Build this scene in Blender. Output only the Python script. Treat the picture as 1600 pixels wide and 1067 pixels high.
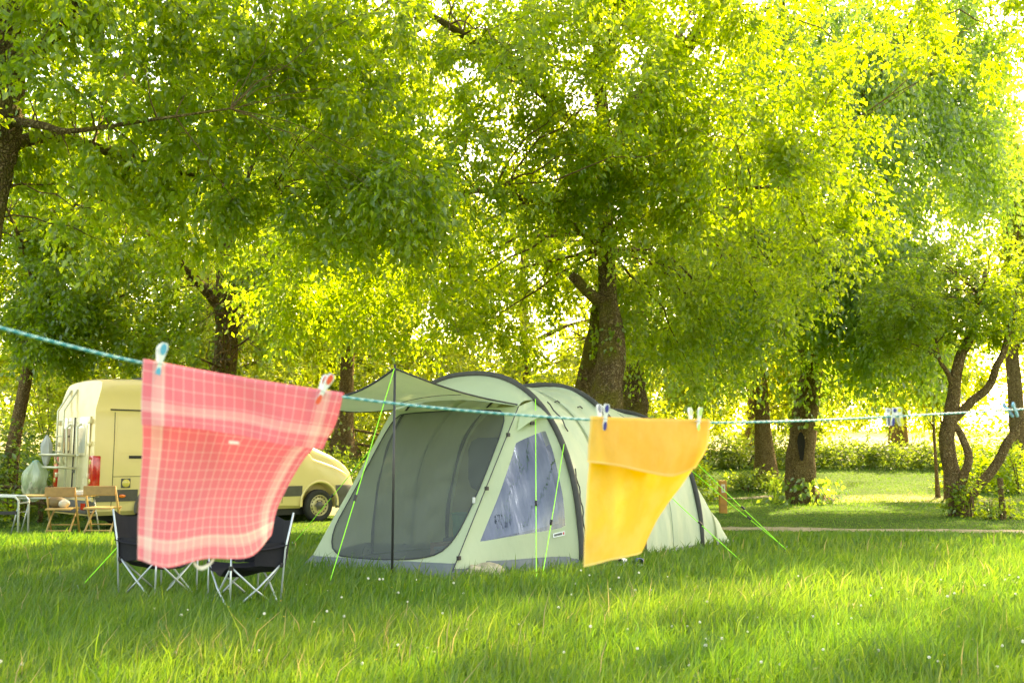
import bpy, bmesh, math, random
import numpy as np
from mathutils import Vector, Matrix

for o in list(bpy.data.objects):
    bpy.data.objects.remove(o, do_unlink=True)
SC = bpy.context.scene
COL = SC.collection
R = math.radians

# ------------------------------------------------------------------ camera, sky, sun, exposure
CAM_H, PITCH, FPX = 1.17, R(6.73), 1555.6
cd = bpy.data.cameras.new('camera')
cam = bpy.data.objects.new('camera', cd)
COL.objects.link(cam)
cam.location = (0, 0, CAM_H)
cam.rotation_euler = (R(90) + PITCH, 0, 0)
cd.lens, cd.sensor_width = 35.0, 36.0
cd.clip_start, cd.clip_end = 0.05, 2000
cd.dof.use_dof = True
cd.dof.focus_distance = 11.5
cd.dof.aperture_fstop = 4.5
SC.camera = cam

SUN_AZ, SUN_EL = R(33), R(39)           # azimuth from the view direction towards the right
world = bpy.data.worlds.new('World')
SC.world = world
world.use_nodes = True
wn = world.node_tree
bg = wn.nodes['Background']
sky = wn.nodes.new('ShaderNodeTexSky')
sky.sky_type = 'NISHITA'
sky.sun_disc = False
sky.sun_elevation = SUN_EL
sky.sun_rotation = SUN_AZ
sky.dust_density = 2.2
sky.air_density = 1.0
sky.ozone_density = 0.7
wn.links.new(sky.outputs['Color'], bg.inputs['Color'])
bg.inputs['Strength'].default_value = 0.15
sd = bpy.data.lights.new('sun', 'SUN')
sd.energy, sd.angle, sd.color = 2.9, R(0.55), (1.0, 0.93, 0.78)
sun = bpy.data.objects.new('sun', sd)
COL.objects.link(sun)
sdir = Vector((math.sin(SUN_AZ) * math.cos(SUN_EL), math.cos(SUN_AZ) * math.cos(SUN_EL), math.sin(SUN_EL)))
sun.rotation_euler = sdir.to_track_quat('Z', 'Y').to_euler()
sun.location = (20, 30, 40)
SC.view_settings.view_transform = 'Standard'
SC.view_settings.look = 'None'
SC.view_settings.exposure = 2.66
SC.view_settings.use_white_balance = True
SC.view_settings.white_balance_temperature = 10200
SC.view_settings.gamma = 1.0
SC.view_settings.use_curve_mapping = False
SC.render.engine = 'CYCLES'
SC.cycles.max_bounces = 12
SC.cycles.diffuse_bounces = 7
SC.cycles.transmission_bounces = 9
SC.cycles.transparent_max_bounces = 16
SC.cycles.use_denoising = True
SC.cycles.caustics_reflective = False
SC.cycles.caustics_refractive = False

# ------------------------------------------------------------------ helpers
def spot(px, py, Y):
    """world point seen at pixel (px,py) of the 1600 px photograph at distance Y ahead of the camera"""
    a, b = (px - 800) / FPX, (533.5 - py) / FPX
    c, s = math.cos(PITCH), math.sin(PITCH)
    dy, dz = c - b * s, s + b * c
    t = Y / dy
    return Vector((a * t, Y, CAM_H + dz * t))

def sm(a, b, x):
    t = np.clip((x - a) / (b - a), 0, 1)
    return t * t * (3 - 2 * t)

def wob(x, y, f, seed=0.0):
    s = seed * 1.7
    return (np.sin(x * f + s) * np.cos(y * f * 1.13 + 2.1 * s) + 0.6 * np.sin((x * .7 - y * 1.1) * f * 1.9 + 3 * s)
            + 0.45 * np.sin((x * 1.3 + y * .8) * f * 3.1 + 5 * s) + 0.3 * np.cos((x - 1.6 * y) * f * 5.3 + s)) / 2.35

def ground_z(x, y):
    x = np.asarray(x, float); y = np.asarray(y, float)
    y0 = 22.6 + 6.4 * sm(-6, 3, x)
    z = (1.30 - 0.35 * sm(-6, 3, x)) * sm(0, 1, (y - y0) / (5.5 + 3.5 * sm(-6, 3, x)))
    z = z + 0.05 * np.clip(y - 38, 0, 60)
    z = z - 0.19 * sm(15.2, 18.2, y) * (1 - sm(22.5, 25, y)) * (1 - sm(-3.2, 0.5, x))
    amp = 0.025 + 0.05 * sm(20, 30, y)
    return z + amp * wob(x, y, 0.7, 1) * sm(3.5, 6, y) * 0.8

def gz(x, y):
    return float(ground_z(x, y))

def tag(o, label=None, cat=None, group=None, kind=None):
    if label: o['label'] = label
    if cat: o['category'] = cat
    if group: o['group'] = group
    if kind: o['kind'] = kind
    return o

def empty(name, loc, rz=0.0):
    o = bpy.data.objects.new(name, None)
    o.empty_display_size = 0.1
    COL.objects.link(o)
    o.location = loc
    o.rotation_euler = (0, 0, rz)
    return o

def link_mesh(name, me, mat, parent=None, smooth=False):
    o = bpy.data.objects.new(name, me)
    COL.objects.link(o)
    for m in (mat if isinstance(mat, (list, tuple)) else [mat]):
        me.materials.append(m)
    if smooth:
        me.polygons.foreach_set('use_smooth', [True] * len(me.polygons))
    if parent: o.parent = parent
    return o

def np_mesh(name, V, F, rnd=None):
    """V (n,3), F (m,k) -> mesh"""
    me = bpy.data.meshes.new(name)
    n, (m, k) = len(V), F.shape
    me.vertices.add(n)
    me.vertices.foreach_set('co', np.ascontiguousarray(V, dtype=np.float32).ravel())
    me.loops.add(m * k)
    me.loops.foreach_set('vertex_index', np.ascontiguousarray(F, dtype=np.int32).ravel())
    me.polygons.add(m)
    me.polygons.foreach_set('loop_start', np.arange(0, m * k, k, dtype=np.int32))
    me.polygons.foreach_set('loop_total', np.full(m, k, dtype=np.int32))
    if rnd is not None:
        a = me.attributes.new('rnd', 'FLOAT', 'POINT')
        a.data.foreach_set('value', np.ascontiguousarray(rnd, dtype=np.float32))
    me.update(calc_edges=True)
    return me

class MB:
    """collects shapes; build() links them as one mesh object"""
    def __init__(s):
        s.v, s.f, s.m = [], [], []
        s.cur = 0
        s.uv = None
    def add(s, vs, fs):
        b = len(s.v)
        s.v += [tuple(p) for p in vs]
        for f in fs:
            s.f.append(tuple(i + b for i in f)); s.m.append(s.cur)
        return s
    def box(s, x0, x1, y0, y1, z0, z1, bev=0.0, mat=None):
        if bev <= 0:
            vs = [(x, y, z) for z in (z0, z1) for y in (y0, y1) for x in (x0, x1)]
            fs = [(0, 2, 3, 1), (4, 5, 7, 6), (0, 1, 5, 4), (2, 6, 7, 3), (0, 4, 6, 2), (1, 3, 7, 5)]
        else:
            bm = bmesh.new()
            bmesh.ops.create_cube(bm, size=1)
            for v in bm.verts:
                v.co = Vector(((x0 + x1) / 2 + v.co.x * (x1 - x0), (y0 + y1) / 2 + v.co.y * (y1 - y0), (z0 + z1) / 2 + v.co.z * (z1 - z0)))
            bmesh.ops.bevel(bm, geom=bm.edges[:], offset=bev, segments=2, affect='EDGES', profile=0.6)
            bm.verts.index_update()
            vs = [v.co.copy() for v in bm.verts]; fs = [[v.index for v in f.verts] for f in bm.faces]
            bm.free()
        if mat is not None: vs = [mat @ Vector(v) for v in vs]
        return s.add(vs, fs)
    def tube(s, pts, rad, n=8, cap=True):
        P = [Vector(p) for p in pts]
        rr = rad if isinstance(rad, (list, tuple, np.ndarray)) else [rad] * len(P)
        vs, fs = [], []
        ref = None
        for i, p in enumerate(P):
            t = (P[min(i + 1, len(P) - 1)] - P[max(i - 1, 0)])
            t = t.normalized() if t.length > 1e-9 else Vector((0, 0, 1))
            if ref is None:
                ref = t.orthogonal().normalized()
            else:
                ref = ref - t * ref.dot(t)
                ref = ref.normalized() if ref.length > 1e-6 else t.orthogonal().normalized()
            b = t.cross(ref)
            for k in range(n):
                a = 2 * math.pi * k / n
                vs.append(p + (ref * math.cos(a) + b * math.sin(a)) * rr[i])
        for i in range(len(P) - 1):
            for k in range(n):
                a, c = i * n + k, i * n + (k + 1) % n
                fs.append((a, c, c + n, a + n))
        if cap:
            fs.append(tuple(range(n - 1, -1, -1)))
            fs.append(tuple(range((len(P) - 1) * n, len(P) * n)))
        return s.add(vs, fs)
    def lathe(s, prof, n=24, M=None, close=True):
        """prof: list of (r, h) about local z"""
        vs = [(r * math.cos(2 * math.pi * k / n), r * math.sin(2 * math.pi * k / n), h) for r, h in prof for k in range(n)]
        fs = [(i * n + k, i * n + (k + 1) % n, (i + 1) * n + (k + 1) % n, (i + 1) * n + k) for i in range(len(prof) - 1) for k in range(n)]
        if close:
            fs.append(tuple(range(n - 1, -1, -1))); fs.append(tuple(range((len(prof) - 1) * n, len(prof) * n)))
        if M is not None: vs = [M @ Vector(v) for v in vs]
        return s.add(vs, fs)
    def prism(s, poly, d, M=None):
        """polygon in local xy extruded along local z by d"""
        n = len(poly)
        vs = [(x, y, 0) for x, y in poly] + [(x, y, d) for x, y in poly]
        fs = [tuple(range(n - 1, -1, -1)), tuple(range(n, 2 * n))] + [(i, (i + 1) % n, n + (i + 1) % n, n + i) for i in range(n)]
        if M is not None: vs = [M @ Vector(v) for v in vs]
        return s.add(vs, fs)
    def grid(s, rows, closed=False):
        nr, nc = len(rows), len(rows[0])
        vs = [p for r in rows for p in r]
        fs = []
        for i in range(nr - 1):
            for j in range(nc if closed else nc - 1):
                k = (j + 1) % nc
                fs.append((i * nc + j, i * nc + k, (i + 1) * nc + k, (i + 1) * nc + j))
        return s.add(vs, fs)
    def mesh(s, name):
        me = bpy.data.meshes.new(name)
        me.from_pydata(s.v, [], s.f)
        if any(s.m): me.polygons.foreach_set('material_index', s.m)
        me.update()
        return me
    def build(s, name, mat, parent=None, smooth=False, label=None):
        o = link_mesh(name, s.mesh(name), mat, parent, smooth)
        if smooth == 'auto':
            me = o.data
            me.set_sharp_from_angle(angle=R(38))
        if label: o['label'] = label
        return o

def copy_tree(o, parent=None):
    c = o.copy(); COL.objects.link(c); c.parent = parent
    for ch in list(o.children): copy_tree(ch, c)
    return c

# ------------------------------------------------------------------ materials
def mat(name):
    m = bpy.data.materials.new(name); m.use_nodes = True
    nt = m.node_tree
    for n in list(nt.nodes): nt.nodes.remove(n)
    out = nt.nodes.new('ShaderNodeOutputMaterial')
    return m, nt, out

def node(nt, typ, **kw):
    n = nt.nodes.new(typ)
    for k, v in kw.items():
        if k.startswith('i_'):
            key = k[2:]
            key = int(key) if key.isdigit() else key.replace('_', ' ')
            if hasattr(v, 'is_linked') or isinstance(v, bpy.types.NodeSocket): nt.links.new(v, n.inputs[key])
            else: n.inputs[key].default_value = v
        else: setattr(n, k, v)
    return n

def mth(nt, op, a, b=None, c=None):
    n = nt.nodes.new('ShaderNodeMath'); n.operation = op
    for i, x in enumerate((a, b, c)):
        if x is None: continue
        if isinstance(x, bpy.types.NodeSocket): nt.links.new(x, n.inputs[i])
        else: n.inputs[i].default_value = x
    return n.outputs[0]

def mixc(nt, f, a, b):
    n = nt.nodes.new('ShaderNodeMix'); n.data_type = 'RGBA'
    for k, x in ((0, f), (6, a), (7, b)):
        if isinstance(x, bpy.types.NodeSocket): nt.links.new(x, n.inputs[k])
        else: n.inputs[k].default_value = x if not isinstance(x, tuple) else (*x, 1)[:4]
    return n.outputs[2]

def coords(nt, kind='Object'):
    return nt.nodes.new('ShaderNodeTexCoord').outputs[kind]

def noise(nt, vec, scale, detail=4, rough=0.55, out=0):
    n = node(nt, 'ShaderNodeTexNoise', i_Scale=scale, i_Detail=detail, i_Roughness=rough)
    nt.links.new(vec, n.inputs['Vector'])
    return n.outputs[out]

def ramp(nt, f, stops):
    n = nt.nodes.new('ShaderNodeValToRGB')
    el = n.color_ramp.elements
    while len(el) < len(stops): el.new(0.5)
    for e, (p, c) in zip(el, stops):
        e.position = p; e.color = (*c, 1) if len(c) == 3 else c
    nt.links.new(f, n.inputs[0])
    return n.outputs[0]

def bump(nt, h, strength, dist=0.01):
    n = node(nt, 'ShaderNodeBump', i_Strength=strength, i_Distance=dist)
    nt.links.new(h, n.inputs['Height'])
    return n.outputs[0]

def plain(name, col, rough=0.5, metal=0.0, var=0.12, scale=9.0, bmp=0.0, coat=0.0, spec=0.5):
    m, nt, out = mat(name)
    c = coords(nt)
    nz = noise(nt, c, scale, 5)
    k = tuple(x * (1 - var) for x in col); k2 = tuple(min(1, x * (1 + var)) for x in col)
    cc = ramp(nt, nz, [(0.3, k), (0.7, k2)])
    p = node(nt, 'ShaderNodeBsdfPrincipled', i_Roughness=rough, i_Metallic=metal)
    p.inputs['Coat Weight'].default_value = coat
    p.inputs['Coat Roughness'].default_value = 0.12
    p.inputs['Specular IOR Level'].default_value = spec
    nt.links.new(cc, p.inputs['Base Color'])
    if bmp: nt.links.new(bump(nt, noise(nt, c, scale * 4, 4), bmp), p.inputs['Normal'])
    nt.links.new(p.outputs[0], out.inputs[0])
    return m

def leaf_mat(name, dark, lite, tdark, tlite, trans=0.5, gloss=0.06, rough=0.35, straw=None):
    m, nt, out = mat(name)
    a = node(nt, 'ShaderNodeAttribute', attribute_name='rnd').outputs['Fac']
    dc, tc = mixc(nt, a, dark, lite), mixc(nt, a, tdark, tlite)
    if straw:
        k = ramp(nt, a, [(.93, (0, 0, 0)), (1.0, (1, 1, 1))])
        dc, tc = mixc(nt, k, dc, straw), mixc(nt, k, tc, straw)
    d = node(nt, 'ShaderNodeBsdfDiffuse'); nt.links.new(dc, d.inputs[0])
    t = node(nt, 'ShaderNodeBsdfTranslucent'); nt.links.new(tc, t.inputs[0])
    mx = node(nt, 'ShaderNodeMixShader', i_0=trans)
    nt.links.new(d.outputs[0], mx.inputs[1]); nt.links.new(t.outputs[0], mx.inputs[2])
    g = node(nt, 'ShaderNodeBsdfGlossy', i_Roughness=rough); g.inputs[0].default_value = (1, 1, 1, 1)
    m2 = node(nt, 'ShaderNodeMixShader', i_0=gloss)
    nt.links.new(mx.outputs[0], m2.inputs[1]); nt.links.new(g.outputs[0], m2.inputs[2])
    nt.links.new(m2.outputs[0], out.inputs[0])
    return m

def bark_mat(name, c1, c2, c3, scale=6.0, moss=None):
    m, nt, out = mat(name)
    c = coords(nt)
    mp = node(nt, 'ShaderNodeMapping'); mp.inputs['Scale'].default_value = (1, 1, 0.22); nt.links.new(c, mp.inputs[0])
    n1 = noise(nt, mp.outputs[0], scale * 2.2, 8, 0.7)
    vor = node(nt, 'ShaderNodeTexVoronoi', feature='DISTANCE_TO_EDGE', i_Scale=scale * 2.0)
    wv = node(nt, 'ShaderNodeVectorMath', operation='ADD')
    nt.links.new(mp.outputs[0], wv.inputs[0]); nt.links.new(noise(nt, c, 3, 3, .6, 1), wv.inputs[1])
    nt.links.new(wv.outputs[0], vor.inputs['Vector'])
    h = mth(nt, 'ADD', mth(nt, 'MULTIPLY', vor.outputs[0], 2.2), n1)
    col = ramp(nt, h, [(0.35, c1), (0.75, c2), (1.0, c3)])
    col = mixc(nt, ramp(nt, noise(nt, c, 0.9, 5, .6), [(.40, (0, 0, 0)), (.68, (.22, .22, .22))]), col, c1)
    if moss:
        col = mixc(nt, ramp(nt, noise(nt, c, 1.6, 4), [(0.48, (0, 0, 0)), (0.62, (1, 1, 1))]), col, moss)
    p = node(nt, 'ShaderNodeBsdfPrincipled', i_Roughness=0.9)
    p.inputs['Specular IOR Level'].default_value = 0.2
    nt.links.new(col, p.inputs['Base Color'])
    nt.links.new(bump(nt, h, 1.0, 0.07), p.inputs['Normal'])
    nt.links.new(p.outputs[0], out.inputs[0])
    return m

def cloth_mat(name, col, trans, tcol, var=0.08, wr=0.25, gloss=0.0, weave=420.0):
    """thin fabric: diffuse + light let through, fine weave relief"""
    m, nt, out = mat(name)
    c = coords(nt)
    base = ramp(nt, noise(nt, c, 3.5, 5), [(0.3, tuple(x * (1 - var) for x in col)), (0.7, tuple(min(1, x * (1 + var)) for x in col))])
    nb = bump(nt, mth(nt, 'ADD', noise(nt, c, 5.0, 4, .6), mth(nt, 'MULTIPLY', noise(nt, c, weave, 1), 0.06)), wr, 0.02)
    d = node(nt, 'ShaderNodeBsdfPrincipled', i_Roughness=0.75); d.inputs['Specular IOR Level'].default_value = 0.25 + gloss
    nt.links.new(base, d.inputs['Base Color']); nt.links.new(nb, d.inputs['Normal'])
    t = node(nt, 'ShaderNodeBsdfTranslucent'); t.inputs[0].default_value = (*tcol, 1); nt.links.new(nb, t.inputs[1])
    mx = node(nt, 'ShaderNodeMixShader', i_0=trans)
    nt.links.new(d.outputs[0], mx.inputs[1]); nt.links.new(t.outputs[0], mx.inputs[2])
    nt.links.new(mx.outputs[0], out.inputs[0])
    return m
# ------------------------------------------------------------------ ground
def ground_material():
    m, nt, out = mat('lawn_ground')
    c = coords(nt)
    n1 = noise(nt, c, 0.45, 5); n2 = noise(nt, c, 7.0, 6, 0.7); n3 = noise(nt, c, 60.0, 3, 0.7)
    g = ramp(nt, n1, [(0.35, (0.055, 0.125, 0.018)), (0.65, (0.105, 0.19, 0.028))])
    g = mixc(nt, mth(nt, 'MULTIPLY', n3, 0.5), g, (0.05, 0.09, 0.015))
    sx = node(nt, 'ShaderNodeSeparateXYZ'); nt.links.new(c, sx.inputs[0])
    sun_patch = mth(nt, 'ADD', mth(nt, 'POWER', mth(nt, 'MULTIPLY', mth(nt, 'SUBTRACT', sx.outputs[0], 11.2), .22), 2.0), mth(nt, 'POWER', mth(nt, 'MULTIPLY', mth(nt, 'SUBTRACT', sx.outputs[1], 28.8), .42), 2.0))  # pale ellipse: sunlight on the right lawn painted into the ground colour
    sun_patch = ramp(nt, mth(nt, 'ADD', sun_patch, mth(nt, 'MULTIPLY', n2, .5)), [(0.5, (1, 1, 1)), (1.2, (0, 0, 0))])
    g = mixc(nt, mth(nt, 'MULTIPLY', sun_patch, .75), g, (0.40, 0.36, 0.17))
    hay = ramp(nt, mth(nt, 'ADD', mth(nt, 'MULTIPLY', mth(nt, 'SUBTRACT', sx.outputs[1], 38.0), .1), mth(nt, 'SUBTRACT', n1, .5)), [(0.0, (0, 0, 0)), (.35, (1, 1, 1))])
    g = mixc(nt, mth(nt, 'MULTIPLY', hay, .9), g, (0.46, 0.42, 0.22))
    soil = ramp(nt, n2, [(0.56, (0, 0, 0)), (0.72, (1, 1, 1))])
    g = mixc(nt, mth(nt, 'MULTIPLY', soil, 0.35), g, (0.16, 0.13, 0.06))
    p = node(nt, 'ShaderNodeBsdfPrincipled', i_Roughness=0.95); p.inputs['Specular IOR Level'].default_value = 0.1
    nt.links.new(g, p.inputs['Base Color'])
    nt.links.new(bump(nt, mth(nt, 'ADD', n2, n3), 0.8, 0.04), p.inputs['Normal'])
    nt.links.new(p.outputs[0], out.inputs[0])
    return m

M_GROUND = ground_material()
xs = np.concatenate([np.linspace(-420, -42, 16)[:-1], np.linspace(-42, 42, 150), np.linspace(42, 420, 16)[1:]])
ys = np.concatenate([np.linspace(-60, 2, 12)[:-1], np.linspace(2, 50, 110), np.linspace(50, 120, 24)[1:], np.linspace(120, 700, 12)[1:]])
GX, GY = np.meshgrid(xs, ys)
V = np.stack([GX.ravel(), GY.ravel(), ground_z(GX, GY).ravel()], 1)
nx, ny = len(xs), len(ys)
I = (np.arange(ny - 1)[:, None] * nx + np.arange(nx - 1)[None, :]).ravel()
me = np_mesh('ground', V, np.stack([I, I + 1, I + 1 + nx, I + nx], 1))
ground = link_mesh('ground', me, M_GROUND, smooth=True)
tag(ground, 'grassy campsite meadow rising to a bank at the back', 'ground', kind='structure')

# trodden paths: centre lines in metres
PATHS = [('path', 0.50, [(-6.4, 16.0), (-4.6, 16.3), (-2, 16.6), (1, 17.0), (3.6, 17.0), (6, 16.7), (9, 16.2), (13, 15.9), (18, 16.5)], 'trodden earth path crossing the lawn right behind the tent'),
         ('path', 0.34, [(-6.5, 23.4), (-4, 23.9), (-1.5, 24.3), (1, 25.2), (4, 26.6)], 'pale gravel track passing behind the van bonnet'),
         ('path', 0.26, [(-9, 25.9), (-5.5, 25.6), (-3, 25.7), (0, 26.4), (4, 28.6), (8, 30.5)], 'faint pale track along the foot of the green bank')]
def catmull(P, n):
    P = [Vector((*p, 0)) if len(p) == 2 else Vector(p) for p in P]
    Q = [P[0] * 2 - P[1]] + P + [P[-1] * 2 - P[-2]]
    out = []
    for i in range(1, len(Q) - 2):
        for k in range(n):
            t = k / n
            a, b, c, d = Q[i - 1], Q[i], Q[i + 1], Q[i + 2]
            out.append(0.5 * ((2 * b) + (c - a) * t + (2 * a - 5 * b + 4 * c - d) * t * t + (3 * b - a - 3 * c + d) * t ** 3))
    out.append(P[-1].copy())
    return out
M_PATH = None
def path_material():
    m, nt, out = mat('trodden_earth')
    c = coords(nt)
    n1, n2 = noise(nt, c, 1.2, 6, .65), noise(nt, c, 22, 5, .7)
    col = ramp(nt, mth(nt, 'ADD', mth(nt, 'MULTIPLY', n1, .6), mth(nt, 'MULTIPLY', n2, .4)), [(0.36, (0.15, 0.16, 0.05)), (0.5, (0.30, 0.25, 0.15)), (0.7, (0.42, 0.36, 0.25))])
    p = node(nt, 'ShaderNodeBsdfPrincipled', i_Roughness=0.95)
    nt.links.new(col, p.inputs['Base Color']); nt.links.new(bump(nt, n2, .7, .02), p.inputs['Normal'])
    nt.links.new(p.outputs[0], out.inputs[0])
    return m
M_PATH = path_material()
PATH_PTS = []
random.seed(5)
for nm, hw, cl, lab in PATHS:
    pts = catmull(cl, 14)
    PATH_PTS.append((np.array([(p.x, p.y) for p in pts]), hw))
    rows = []
    for i, p in enumerate(pts):
        t = (pts[min(i + 1, len(pts) - 1)] - pts[max(i - 1, 0)]).normalized()
        s = Vector((-t.y, t.x, 0))
        r = []
        for k in range(7):
            q = p + s * (k / 3 - 1) * hw * (1 + 0.45 * random.uniform(-1, 1) * (k in (0, 6)))
            r.append((q.x, q.y, gz(q.x, q.y) + 0.016 - 0.012 * abs(k / 3 - 1) ** 2))
        rows.append(r)
    o = MB().grid(rows).build(nm, M_PATH, smooth=True)
    tag(o, lab, 'path', kind='structure')

# ------------------------------------------------------------------ foliage
LEAF_A = leaf_mat('leaf_broad', (0.05, 0.13, 0.016), (0.125, 0.20, 0.03), (0.35, 0.59, 0.024), (0.58, 0.67, 0.045), 0.67, 0.045)
LEAF_B = leaf_mat('leaf_weeping', (0.06, 0.15, 0.03), (0.13, 0.23, 0.05), (0.32, 0.59, 0.04), (0.52, 0.68, 0.07), 0.64, 0.07, 0.3)
LEAF_C = leaf_mat('leaf_yellow', (0.08, 0.15, 0.016), (0.16, 0.22, 0.03), (0.45, 0.59, 0.03), (0.67, 0.69, 0.065), 0.64, 0.04)
LEAF_D = leaf_mat('leaf_dark', (0.035, 0.095, 0.018), (0.08, 0.15, 0.026), (0.22, 0.38, 0.03), (0.42, 0.52, 0.05), 0.52, 0.045)
LEAF_E = leaf_mat('leaf_bluish', (0.07, 0.14, 0.07), (0.12, 0.20, 0.10), (0.14, 0.26, 0.09), (0.22, 0.33, 0.13), 0.4, 0.05)
BARK_A = bark_mat('bark_brown', (0.06, 0.036, 0.018), (0.20, 0.13, 0.06), (0.34, 0.25, 0.14), 5.0, moss=(0.20, 0.17, 0.03))
BARK_B = bark_mat('bark_warm', (0.08, 0.048, 0.02), (0.28, 0.175, 0.07), (0.42, 0.30, 0.15), 6.0)
BARK_D = bark_mat('bark_dark', (0.03, 0.02, 0.012), (0.11, 0.075, 0.04), (0.2, 0.14, 0.085), 5.0)
M_TWIG = plain('twig', (0.13, 0.075, 0.03), 0.85, var=.3)

NLEAF = [0]
def unit(a):
    return a / np.maximum(np.linalg.norm(a, axis=-1, keepdims=True), 1e-9)

def leaves_mesh(name, pos, d, nrm, L, W, rnd, big=False):
    n = len(pos)
    NLEAF[0] += n
    s = unit(np.cross(d, nrm)); nrm = np.cross(s, d)
    L = L[:, None]; W = W[:, None]
    if not big:
        v = np.stack([pos, pos + d * L * .40 + s * W * .5 + nrm * W * .16, pos + d * L - nrm * L * .10, pos + d * L * .40 - s * W * .5 + nrm * W * .16], 1)
        f = np.array([[0, 1, 2], [0, 2, 3]])
    else:
        v = np.stack([pos, pos + d * L * .28 + s * W * .46 + nrm * W * .14, pos + d * L * .66 + s * W * .34 + nrm * W * .08 - nrm * L * .03, pos + d * L - nrm * L * .14,
                      pos + d * L * .66 - s * W * .34 + nrm * W * .08 - nrm * L * .03, pos + d * L * .28 - s * W * .46 + nrm * W * .14], 1)
        f = np.array([[0, 1, 2], [0, 2, 3], [0, 3, 4], [0, 4, 5]])
    k = v.shape[1]
    F = (np.arange(n)[:, None, None] * k + f[None]).reshape(-1, 3)
    return np_mesh(name, v.reshape(-1, 3), F, np.repeat(rnd, k))

def sprig_leaves(rng, base, d, ln, nl, leaf, droop, flat=0.6):
    """leaves set along sprigs: base (S,3), direction (S,3), length (S)"""
    S = len(base)
    t = (np.arange(nl) + 0.6)[None, :] / nl + rng.normal(0, .05, (S, nl))
    side = unit(np.cross(d, np.array([0, 0, 1.0])) + rng.normal(0, .25, (S, 3)))
    sgn = np.where(np.arange(nl) % 2 == 0, 1.0, -1.0)[None, :, None]
    p = base[:, None, :] + d[:, None, :] * (ln[:, None] * t)[..., None]
    p[..., 2] -= droop * (ln[:, None] * t * t)
    p = p + side[:, None, :] * sgn * leaf * .25 + rng.normal(0, leaf * .35, (S, nl, 3))
    ld = unit(d[:, None, :] * .65 + side[:, None, :] * sgn * .8 + np.array([0, 0, -1.0]) * (.30 + droop * .8) + rng.normal(0, .38, (S, nl, 3)))
    up = unit(np.array([0, 0, 1.0]) * flat + rng.normal(0, .55, (S, nl, 3)))
    tree_tone = rng.uniform(0, 1, (S, 1)) * .55
    rnd = np.clip(tree_tone + rng.uniform(0, .45, (S, nl)), 0, 1)
    L = leaf * rng.uniform(.45, 1.35, (S, nl)); W = L * rng.uniform(.46, .66, (S, nl))
    return p.reshape(-1, 3), ld.reshape(-1, 3), up.reshape(-1, 3), L.ravel(), W.ravel(), rnd.ravel()

def trunk_shape(mb, pts, rad, n=14, rough=0.10, seed=0, flare=0.0):
    """smoothed, knobbly tapered limb"""
    P = catmull(pts, 5)
    r = np.interp(np.linspace(0, len(pts) - 1, len(P)), np.arange(len(pts)), rad)
    b0 = len(mb.v)
    mb.tube(P, list(r), n)
    for i in range(b0, len(mb.v)):
        ring = (i - b0) // n
        if ring >= len(P): break
        c = P[ring]; v = Vector(mb.v[i]); o = v - c
        a = 2 * math.pi * ((i - b0) % n) / n
        k = 1 + rough * (math.sin(a * 3 + seed + ring * .35) * .6 + math.sin(a * 5 + 2 * seed - ring * .6) * .4 + math.sin(ring * 1.3 + seed + a) * .5)
        if flare: k += flare * max(0, 1 - ring / 6) ** 2 * (0.7 + .5 * math.sin(a * 4 + seed))
        mb.v[i] = tuple(c + o * k)
    return P, r

def envelope_points(rng, env, n, gap, fq=0.55, shell=2.4):
    w = np.array([e[6] for e in env], float); w /= w.sum()
    out = np.zeros((0, 3))
    while len(out) < n:
        k = rng.choice(len(env), 4 * n, p=w)
        E = np.array([e[:6] for e in env])[k]
        u = unit(rng.normal(size=(4 * n, 3))) * rng.uniform(0, 1, (4 * n, 1)) ** (1 / shell)
        p = E[:, :3] + u * E[:, 3:6]
        q = wob(p[:, 0] + .6 * p[:, 2], p[:, 1] - .5 * p[:, 2], fq, gap) + .5 * wob(p[:, 2] * 1.3, p[:, 0], fq * 1.4, gap + 2)
        p = p[(q > -0.42 + .25 * rng.normal(size=len(q)))]
        p = p[p[:, 2] > 1.0]
        out = np.vstack([out, p])
    return out[:n]

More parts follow.
